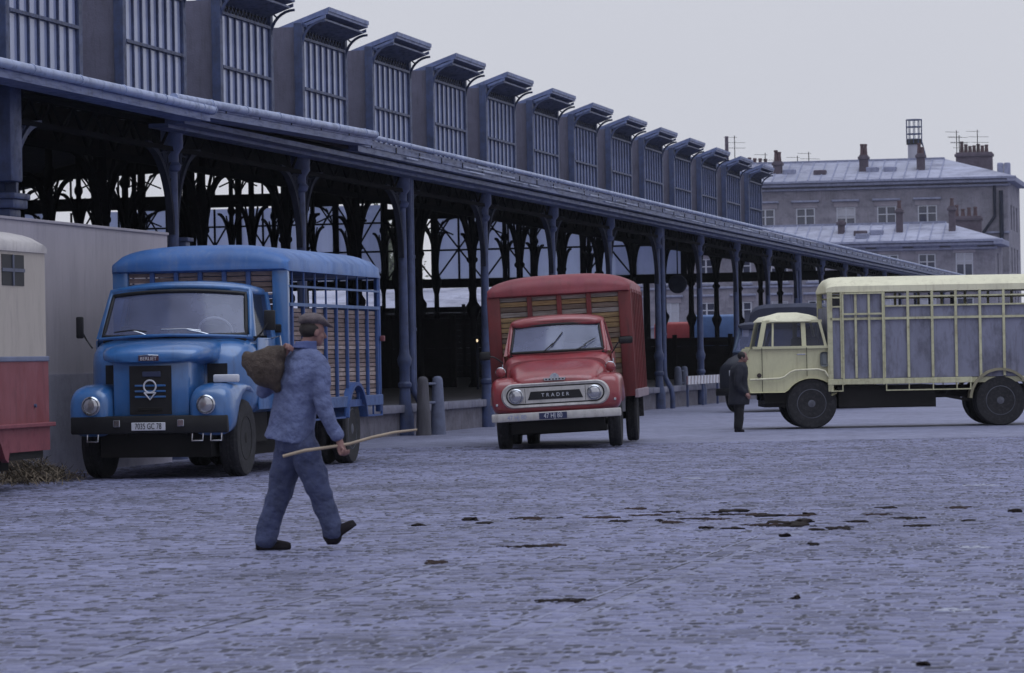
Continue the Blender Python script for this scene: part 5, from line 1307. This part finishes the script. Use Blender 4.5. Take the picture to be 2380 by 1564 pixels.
def head_(mb, c, fwd, s=1.0, tilt=.0):
    """skull, jaw, nose, brow, lips, eyes and ears facing fwd"""
    f = Vector(fwd).normalized(); up = Vector((0, 0, 1)) + f * tilt; up = (up - f * up.dot(f) * 0).normalized(); f = (f - up * f.dot(up)).normalized(); l = up.cross(f)
    M = Matrix((l, f, up)).transposed(); c = Vector(c)
    q = lambda x, y, z: c + M @ Vector((x * s, y * s, z * s))
    ball(mb, q(0, -.012, .025), (.074 * s, .094 * s, .092 * s), M); ball(mb, q(0, .02, -.045), (.056 * s, .066 * s, .068 * s), M); ball(mb, q(0, .052, -.085), (.030 * s, .026 * s, .024 * s), M)
    ball(mb, q(0, .062, .02), (.052 * s, .024 * s, .018 * s), M)
    limb(mb, [q(0, .078, .015), q(0, .094, -.012), q(0, .104, -.030)], [.010 * s, .013 * s, .016 * s], 8, 2)
    for sg in (-1, 1):
        ball(mb, q(sg * .074, -.005, -.01), (.010 * s, .020 * s, .032 * s), M); ball(mb, q(sg * .030, .074, .0), (.013 * s, .010 * s, .009 * s), M)
        ball(mb, q(sg * .036, .055, -.03), (.022 * s, .022 * s, .022 * s), M)
    ball(mb, q(0, .082, -.058), (.022 * s, .010 * s, .006 * s), M); ball(mb, q(0, .080, -.069), (.019 * s, .010 * s, .006 * s), M)
    return q, M
def shoe(mb, heel, toe, up, s=1.0):
    h, t, u = Vector(heel), Vector(toe), Vector(up).normalized(); d = (t - h); L_ = d.length; d.normalize(); sd = d.cross(u).normalized(); u = sd.cross(d)
    secs = []
    for k, (w_, hh) in enumerate(((.030, .055), (.038, .085), (.040, .10), (.038, .085), (.046, .062), (.050, .056), (.046, .050), (.030, .040))):
        p = h + d * L_ * (k / 7); secs.append([p + sd * w_ * x * s + u * hh * z * s for x, z in ((-1, 0), (-1, .35), (-.8, .75), (-.35, 1), (.35, 1), (.8, .75), (1, .35), (1, 0))])
    return mb.loft(secs)

# ---- the drover crossing the yard
S_Z = 748.0
man = thing('person', 'man in blue work jacket and flat cap striding with sack and stick', 'person', at(688, 1279, z=0.001))
def m7(zx, zy, dy=0.0): return Vector(((zx - 500) / S_Z + .018 * (1395 - zy) / S_Z, dy, (1395 - zy) / S_Z))
FW = Vector((math.cos(R(42)), math.sin(R(42)), 0)); SH = Vector((math.sin(R(42)), -math.cos(R(42)), 0))   # walking away to the right; SH points to his right
JK = mat('blue work jacket', (0.102, 0.124, 0.240), .85, .2, 5, bump=1.0, bscale=13, bdist=.035, dirt=(.055, .065, .14), dirt_amt=.4)
TR = mat('blue work trousers', (0.046, 0.057, 0.122), .88, .25, 5, bump=1.0, bscale=11, bdist=.04, dirt=(.03, .033, .06), dirt_amt=.5)
LEA = mat('worn dark leather', (0.011, 0.009, 0.012), .75, .3, 8, spec=.12)
wr_r = m7(752, 772, -.20)
bod = MB()
hq, hM = head_(bod, m7(596, 158, .03), (math.cos(R(28)), math.sin(R(28)), -.05), .98, .08)
limb(bod, [m7(545, 290, .0), m7(565, 225, .015), m7(585, 180, .02)], [.062, .056, .052], 12, 3)
limb(bod, [m7(500, 780), m7(515, 560), m7(540, 380), m7(545, 300)], [.11, .10, .11, .07], 14, 3)
shr, shl = m7(625, 315, -.13), m7(448, 300, .12)
limb(bod, [shr, m7(668, 590, -.19), wr_r], [.05, .042, .028], 10, 4)
limb(bod, [shl, m7(318, 480, .10), m7(418, 300, -.04)], [.05, .042, .028], 10, 4)
kn_l, an_l = m7(405, 1080, .10), m7(330, 1325, .10); kn_r, an_r = m7(628, 1070, -.05), m7(712, 1290, -.04)
hip_l, hip_r = m7(468, 790, .08), m7(540, 790, -.07)
limb(bod, [hip_l, kn_l, an_l], [.075, .055, .04], 12, 4); limb(bod, [hip_r, kn_r, an_r], [.075, .055, .04], 12, 4)
# fist round the stick: fingers fold under it
hand_(bod, wr_r, (.25, -.05, -1), (.55, -.75, .1), (.4, -.9, -.1), .95, 1.1)
hand_(bod, m7(418, 300, -.04), (.5, -.1, .8), (.3, -.8, -.3), (.5, -.5, .2), .95, 1.1)
cloth(bod, 'body', SKIN, man, .0065, 3, 0)
jk = MB()
rings = []
for zx, zy, hw, hd, tl in ((455, 765, .200, .155, .03), (464, 735, .196, .150, .03), (481, 640, .190, .145, .02), (500, 540, .200, .148, .0), (520, 440, .212, .150, 0), (533, 360, .218, .142, 0), (538, 310, .205, .122, 0), (543, 275, .150, .095, 0), (550, 248, .085, .075, 0)):
    rings.append(ell(m7(zx, zy), SH + Vector((0, 0, -tl * 6)), FW, hw, hd, 24, 2.4))
jk.loft(rings)
limb(jk, [m7(605, 312, -.10), m7(640, 370, -.15), m7(664, 590, -.19), m7(742, 742, -.20)], [.078, .080, .066, .052], 14, 5)
limb(jk, [m7(468, 300, .10), m7(420, 350, .13), m7(312, 490, .11), m7(405, 330, -.02)], [.078, .078, .064, .05], 14, 5)
jo = cloth(jk, 'jacket', JK, man, .011, 5, .017, .14)
cl = MB(); cl.loft([ell(m7(545, 262), SH, FW + Vector((0, 0, -.25)), .098, .092), ell(m7(552, 236), SH, FW, .088, .082), ell(m7(558, 208), SH, FW, .082, .076), ell(m7(558, 206), SH, FW, .070, .066), ell(m7(552, 240), SH, FW, .072, .068)])
cloth(cl, 'collar', mat('jacket collar', (.06, .08, .2), .85, .2, 6), man, .008, 3, .004, .06)
tr = MB()
tr.loft([ell(m7(500, 840), SH, FW, .150, .128), ell(m7(496, 780), SH, FW, .168, .140), ell(m7(492, 700), SH, FW, .162, .132), ell(m7(488, 660), SH, FW, .15, .12)])
limb(tr, [m7(462, 800, .07), m7(440, 930, .085), m7(398, 1085, .10), m7(345, 1240, .10), m7(322, 1330, .10)], [.118, .112, .094, .086, .084], 16, 5)
limb(tr, [m7(545, 800, -.06), m7(590, 940, -.06), m7(638, 1075, -.05), m7(688, 1210, -.045), m7(712, 1285, -.04)], [.115, .108, .088, .080, .078], 16, 5)
cloth(tr, 'trousers', TR, man, .011, 5, .020, .13)
sh = MB(); shoe(sh, m7(268, 1395, .10) + Vector((0, 0, .002)), m7(464, 1395, .15) + Vector((0, 0, .002)), (0, 0, 1), 1.25); limb(sh, [m7(318, 1350, .10), m7(320, 1300, .10)], [.052, .055], 10, 2)
cloth(sh, 'boot', LEA, man, .008, 3, 0)
sh = MB(); shoe(sh, m7(684, 1368, -.05), m7(846, 1258, -.02), (-.58, 0, .8), 1.3); limb(sh, [m7(716, 1322, -.04), m7(708, 1265, -.04)], [.062, .06], 10, 2)
cloth(sh, 'boot', LEA, man, .008, 3, 0)
hr = MB(); ball(hr, hq(0, -.028, .018), (.079, .084, .078), hM)
cloth(hr, 'hair', mat('dark hair', (.018, .013, .013), .7, .3, 20), man, .008, 2, .004, .03)
cp = MB(); rings = []
for x_, hw, hd, up, dn in ((-.128, .03, .0, .07, .045), (-.11, .062, .0, .098, .035), (-.06, .090, .0, .125, .028), (0, .098, .0, .130, .025), (.05, .092, 0, .115, .028), (.095, .07, 0, .078, .026), (.125, .045, 0, .052, .028)):
    rg = []
    for k in range(20):
        a = 2 * math.pi * k / 20; rg.append(hq(hw * math.cos(a), x_, (up + dn) / 2 + .022 + (up - dn) / 2 * math.sin(a)))
    rings.append(rg)
cp.loft(rings)
for k in range(1):
    pk = []
    for yy, hw, z in ((.07, .070, .050), (.11, .066, .042), (.145, .05, .030), (.16, .022, .024)):
        pk.append([hq(hw * math.cos(2 * math.pi * q / 16), yy, z + .02 + .007 * math.sin(2 * math.pi * q / 16)) for q in range(16)])
    cp.loft(pk)
cloth(cp, 'cap', mat('grey brown tweed', (.105, .085, .092), .95, .25, 25, bump=.5, bscale=120), man, .009, 4, .006, .08)
# stick, gripped in the right hand
grip = wr_r + Vector((.012, -.028, -.088))
sa, sb = m7(436, 856, -.25), m7(1190, 716, -.16)
sd_ = (sb - sa)
org = man.location.copy()
stk = MB().tube([org + sa + sd_ * k / 6 + Vector((0, 0, .010 * math.sin(k * 1.7))) for k in range(7)], [.0125, .0135, .0125, .012, .012, .0105, .009], 10).build('walking_stick', mat('peeled wood', (.30, .235, .175), .6, .25, 8), None, 50)
tag(stk, 'pale wooden drover stick held level in the walking man\'s right hand', 'stick')
sk = MB()
rings = []
for (x0, y0), (x1, y1), d, dy in (((204, 262), (200, 338), .02, -.06), ((240, 256), (226, 392), .075, -.09), ((300, 246), (275, 436), .11, -.11), ((360, 238), (335, 475), .12, -.11), ((410, 236), (390, 500), .10, -.10), ((436, 246), (416, 490), .06, -.08), ((446, 262), (424, 420), .03, -.06)):
    a_, b_ = m7(x0, y0, dy), m7(x1, y1, dy); c = (a_ + b_) / 2; hh = (a_ - b_).length / 2
    rings.append(ell(c, a_ - b_, Vector((.1, 1, 0)), hh, d, 20, 2.2))
sk.loft(rings)
so = cloth(sk, 'sack', mat('brown jute sack', (.055, .040, .034), .95, .35, 6, bump=.7, bscale=90, dirt=(.11, .085, .075), dirt_amt=.5), None, .010, 4, .026, .13)
so.location = org
tag(so, 'brown jute sack slung over the walking man\'s left shoulder', 'sack')

# ---- the man in the dark coat by the yellow cab
S2 = 603.0
man2 = thing('person', 'man in dark overcoat standing at the nose of the yellow lorry', 'person', at(1718, 1004, z=GZ))
def m3(zx, zy, dy=0.0): return Vector(((zx - 92) / S2 + .018 * (1540 - zy) / S2, dy, (1540 - zy) / S2))
CT = mat('dark overcoat', (0.013, 0.014, 0.024), .9, .3, 5, bump=.3, bscale=50)
b = MB(); q2, M2 = head_(b, m3(135, 705, 0), (.95, -.25, -.3), .92, .12)
limb(b, [m3(95, 830), m3(110, 770), m3(125, 735)], [.07, .055, .05], 12, 3); limb(b, [m3(85, 1200), m3(85, 1000), m3(95, 830)], [.11, .11, .10], 12, 3)
for dy in (-.09, .09): limb(b, [m3(85, 1180, dy), m3(90, 1350, dy), m3(78, 1495, dy)], [.07, .05, .04], 10, 3)
limb(b, [m3(85, 850, -.19), m3(70, 1010, -.22), m3(150, 1110, -.17)], [.045, .04, .028], 10, 3); limb(b, [m3(95, 850, .19), m3(90, 1010, .2), m3(160, 1100, .15)], [.045, .04, .028], 10, 3)
hand_(b, m3(150, 1110, -.17), (.7, 0, -.6), (.3, .6, -.6), (.5, .3, .6), .9, .6); hand_(b, m3(160, 1100, .15), (.7, 0, -.6), (.3, -.6, -.6), (.5, -.3, .6), .9, .6)
cloth(b, 'body', SKIN, man2, .008, 3, 0)
c = MB(); rings = []
for zx, zy, hw, hd in ((88, 1235, .20, .215), (88, 1190, .20, .21), (86, 1080, .18, .19), (84, 980, .165, .185), (88, 880, .17, .205), (95, 820, .155, .19), (105, 780, .11, .13), (112, 755, .07, .08)):
    rings.append(ell(m3(zx, zy), (1, 0, 0), (0, 1, 0), hw, hd, 22, 2.4))
c.loft(rings)
limb(c, [m3(92, 815, -.15), m3(80, 880, -.20), m3(68, 1015, -.23), m3(140, 1098, -.18)], [.075, .075, .065, .055], 12, 4); limb(c, [m3(92, 815, .15), m3(90, 880, .2), m3(90, 1010, .21), m3(150, 1090, .16)], [.075, .075, .065, .055], 12, 4)
cloth(c, 'overcoat', CT, man2, .016, 5, .014, .15)
t_ = MB()
for dy in (-.09, .09): limb(t_, [m3(86, 1150, dy), m3(92, 1330, dy), m3(80, 1485, dy)], [.10, .088, .08], 12, 4)
cloth(t_, 'trousers', mat('black trousers', (.010, .010, .014), .9, .3, 5), man2, .016, 4, .01, .12)
for dy in (-.09, .09):
    s_ = MB(); shoe(s_, m3(42, 1540, dy), m3(148, 1540, dy), (0, 0, 1), .95); limb(s_, [m3(72, 1505, dy), m3(74, 1480, dy)], [.045, .045], 8, 2); cloth(s_, 'shoe', LEA, man2, .01, 2, 0)
h_ = MB(); ball(h_, q2(0, -.022, .028), (.080, .088, .082), M2); cloth(h_, 'hair', mat('dark hair'if False else 'black hair', (.01, .009, .012), .7, .3, 20), man2, .01, 2, .003, .03)

# ================================================================== small things hanging and standing in the hall
c_ = at(1575, 660, depth=113)
hs = thing('hanging_sign', 'dark round sign hanging under the hall roof behind the red lorry', 'sign', c_, ROT_H)
MB().lathe([(.001, -.05), (.26, -.05), (.28, -.02), (.28, .02), (.26, .05), (.001, .05)], (0, 0, 0), 'x', 28).build('disc', PAL['iron_d'], hs, 40)
MB().tube([(0, 0, .27), (0, 0, 1.6)], .02, 6).build('rod', PAL['iron_d'], hs)
c_ = at(1109, 795, depth=112); c_.z = .56
lp = thing('lamp', 'small lit lamp on a post among the dark pens', 'lamp', c_)
MB().tube([(0, 0, 0), (0, 0, 1.36)], .04, 8).build('post', PAL['iron_d'], lp)
em_ = bpy.data.materials.new('warm bulb'); em_.use_nodes = True; em_.node_tree.nodes['Principled BSDF'].inputs['Emission Color'].default_value = (1, .75, .45, 1); em_.node_tree.nodes['Principled BSDF'].inputs['Emission Strength'].default_value = 1.0
MB().lathe([(.012, 1.38), (.028, 1.41), (.03, 1.44), (.015, 1.47)], n=12).build('bulb', em_, lp, 40)
MB().lathe([(.03, 1.56), (.12, 1.50)], n=14).build('shade', PAL['iron_d'], lp, 40)

# ================================================================== litter on the ground
def lump(name, label, px, py, w_, d_, h, seed, m, cat, group, z=0.0, n_=0):
    r = random.Random(seed); p = at(px, py, z=z); mb = MB()
    nb = max(2, int(w_ / .05)); parts = []
    bm = bmesh.new(); bmesh.ops.create_icosphere(bm, subdivisions=3, radius=1)
    f = [(Vector((r.gauss(0, 1), r.gauss(0, 1), r.gauss(0, .4))).normalized() * r.uniform(2, 7), r.uniform(0, 6.3), r.uniform(.08, .2)) for _ in range(9)]
    for v in bm.verts:
        k = 1 + sum(a * math.sin(q.dot(v.co) + ph) for q, ph, a in f)
        x, y, zz = v.co * k; v.co = (x * w_ / 2, y * d_ / 2, max(zz, -.25) * h)
    me = bpy.data.meshes.new(name); bm.to_mesh(me); bm.free(); me.shade_smooth()
    o = obj(name, me, m); o.location = (p.x, p.y, z + h * .12); o.rotation_euler = (0, 0, r.uniform(-.3, .3))
    return tag(o, label, cat, group)
DNG = mat('wet dung', (.013, .009, .009), .8, .4, 18, bump=.5, spec=.1)
STN = mat('dried dung', (.036, .025, .024), .9, .35, 10, bump=.6, spec=.08)
rl = random.Random(21)
for k, (x, y, w_, h) in enumerate(((972, 1222, .10, .035), (1098, 1209, .13, .06), (1705, 1189, .24, .05), (1664, 1192, .12, .04), (1790, 1199, .22, .03), (1845, 1221, .20, .05), (1868, 1214, .16, .06), (1806, 1214, .22, .025), (1640, 1228, .08, .03), (1702, 1229, .16, .03), (1823, 1247, .09, .045), (1888, 1266, .09, .03), (2248, 1211, .10, .035), (2358, 1190, .09, .05), (1850, 1391, .05, .035), (2145, 1546, .06, .03), (1530, 1210, .07, .03), (1300, 1204, .06, .025), (1880, 1195, .09, .03), (1680, 1170, .08, .02), (1895, 1231, .12, .03))):
    lump('dung_lump', 'dark lump of cattle dung on the cobbles', x, y, w_, w_ * rl.uniform(.9, 2.2), h * .45, k, DNG, 'dung', 'dung lumps on the yard')
def smear(name, label, px, py, w_, d_, seed, m, cat, group, n=60, z=0.0):
    """a patch of trodden flakes, one mesh, too small to pick apart"""
    r = random.Random(seed); p = at(px, py, z=z); mb = MB()
    for k in range(n):
        x, y = max(-1, min(1, r.gauss(0, .42))) * w_ / 2, max(-1, min(1, r.gauss(0, .42))) * d_ / 2
        a, b_, h = r.uniform(.006, .045), r.uniform(.008, .03), r.uniform(.003, .010)
        rg = [[(x + q * a * math.cos(t) * (1 + .3 * math.sin(3 * t + k)), y + q * b_ * math.sin(t), zz) for t in [2 * math.pi * i / 9 for i in range(9)]] for q, zz in ((1, -.012), (.85, h * .6), (.4, h))]
        mb.loft(rg)
    o = mb.build(name, m, None, 60); o.location = (p.x, p.y, z)
    return tag(o, label, cat, group)
for k, (x, y, w_) in enumerate(((1225, 1204, .30), (1400, 1203, .38), (1232, 1270, .46), (1500, 1198, .34), (1600, 1206, .36), (1750, 1196, .30), (1830, 1222, .46), (1775, 1220, .42), (2110, 1204, .34), (1290, 1268, .18), (1440, 1212, .22), (2040, 1196, .24), (2130, 1222, .3), (1660, 1207, .34), (1700, 1196, .5), (1860, 1198, .28), (1555, 1190, .26), (1010, 1307, .14), (1305, 1397, .36), (1560, 1214, .2), (1990, 1212, .2), (2230, 1180, .26), (1950, 1228, .22), (1240, 1205, .2), (2060, 1180, .16), (1470, 1183, .24), (1130, 1216, .12))):
    smear('dung_smear', 'flat dried dung smear trodden into the cobbles', x, y, w_ * .95, rl.uniform(.25, .5), 50 + k, STN if k % 2 else DNG, 'dung', 'dung smears on the yard')
PAP = mat('pale spill', (.33, .34, .42), .9, .2, 8)
for k, (x, y, w_) in enumerate(((1612, 1112, .16), (2260, 1272, .30), (2275, 1128, .45), (2205, 1417, .18))):
    smear('lime_spill', 'pale patch of spilled lime on the cobbles', x, y, w_, .35, 90 + k, PAP, 'spill', 'lime spills on the yard', 14)
# straw beside the van
r = random.Random(31); st = MB()
c0 = at(66, 1118, z=GZ)
for k in range(1500):
    q = r.gauss(0, 1); x = c0.x + r.gauss(0, .28) + .05; y = c0.y + r.gauss(0, .8); hgt = .34 * math.exp(-(((x - c0.x) / .42) ** 2 + ((y - c0.y) / .9) ** 2)) * r.random()
    a = r.uniform(0, 6.28); l_ = r.uniform(.06, .16); dz = r.gauss(0, .04)
    v = Vector((math.cos(a) * l_, math.sin(a) * l_, dz)); p = Vector((x, y, GZ + .012 + max(0, hgt)))
    n_ = v.cross(Vector((0, 0, 1))).normalized() * .006
    st.add([p - v + n_, p - v - n_, p + v - n_, p + v + n_], [(0, 1, 2, 3)])
so_ = st.build('straw', mat('trampled straw', (.135, .105, .075), .9, .4, 3))
tag(so_, 'loose trampled straw heaped behind the cream and red van', 'straw', None, 'stuff')
lump('straw_heap', 'low heap of dung and straw behind the cream and red van', 62, 1118, .7, 1.3, .20, 77, mat('muck heap', (.06, .046, .038), .95, .4, 8, bump=.8), 'heap', None, GZ)

# ================================================================== moist air between here and the far blocks
hz = MB().box(-130, 130, -8, 420, -1.2, 32).build('haze', None)
hm = bpy.data.materials.new('moist air'); hm.use_nodes = True; hm.node_tree.nodes.clear()
pv, ho = hm.node_tree.nodes.new('ShaderNodeVolumePrincipled'), hm.node_tree.nodes.new('ShaderNodeOutputMaterial')
pv.inputs['Color'].default_value = (.80, .84, .92, 1); pv.inputs['Density'].default_value = 0.00014; pv.inputs['Anisotropy'].default_value = .2
hm.node_tree.links.new(pv.outputs[0], ho.inputs['Volume'])
hz.data.materials.append(hm)
tag(hz, 'thin grey moist air over the whole yard', None, None, 'stuff')
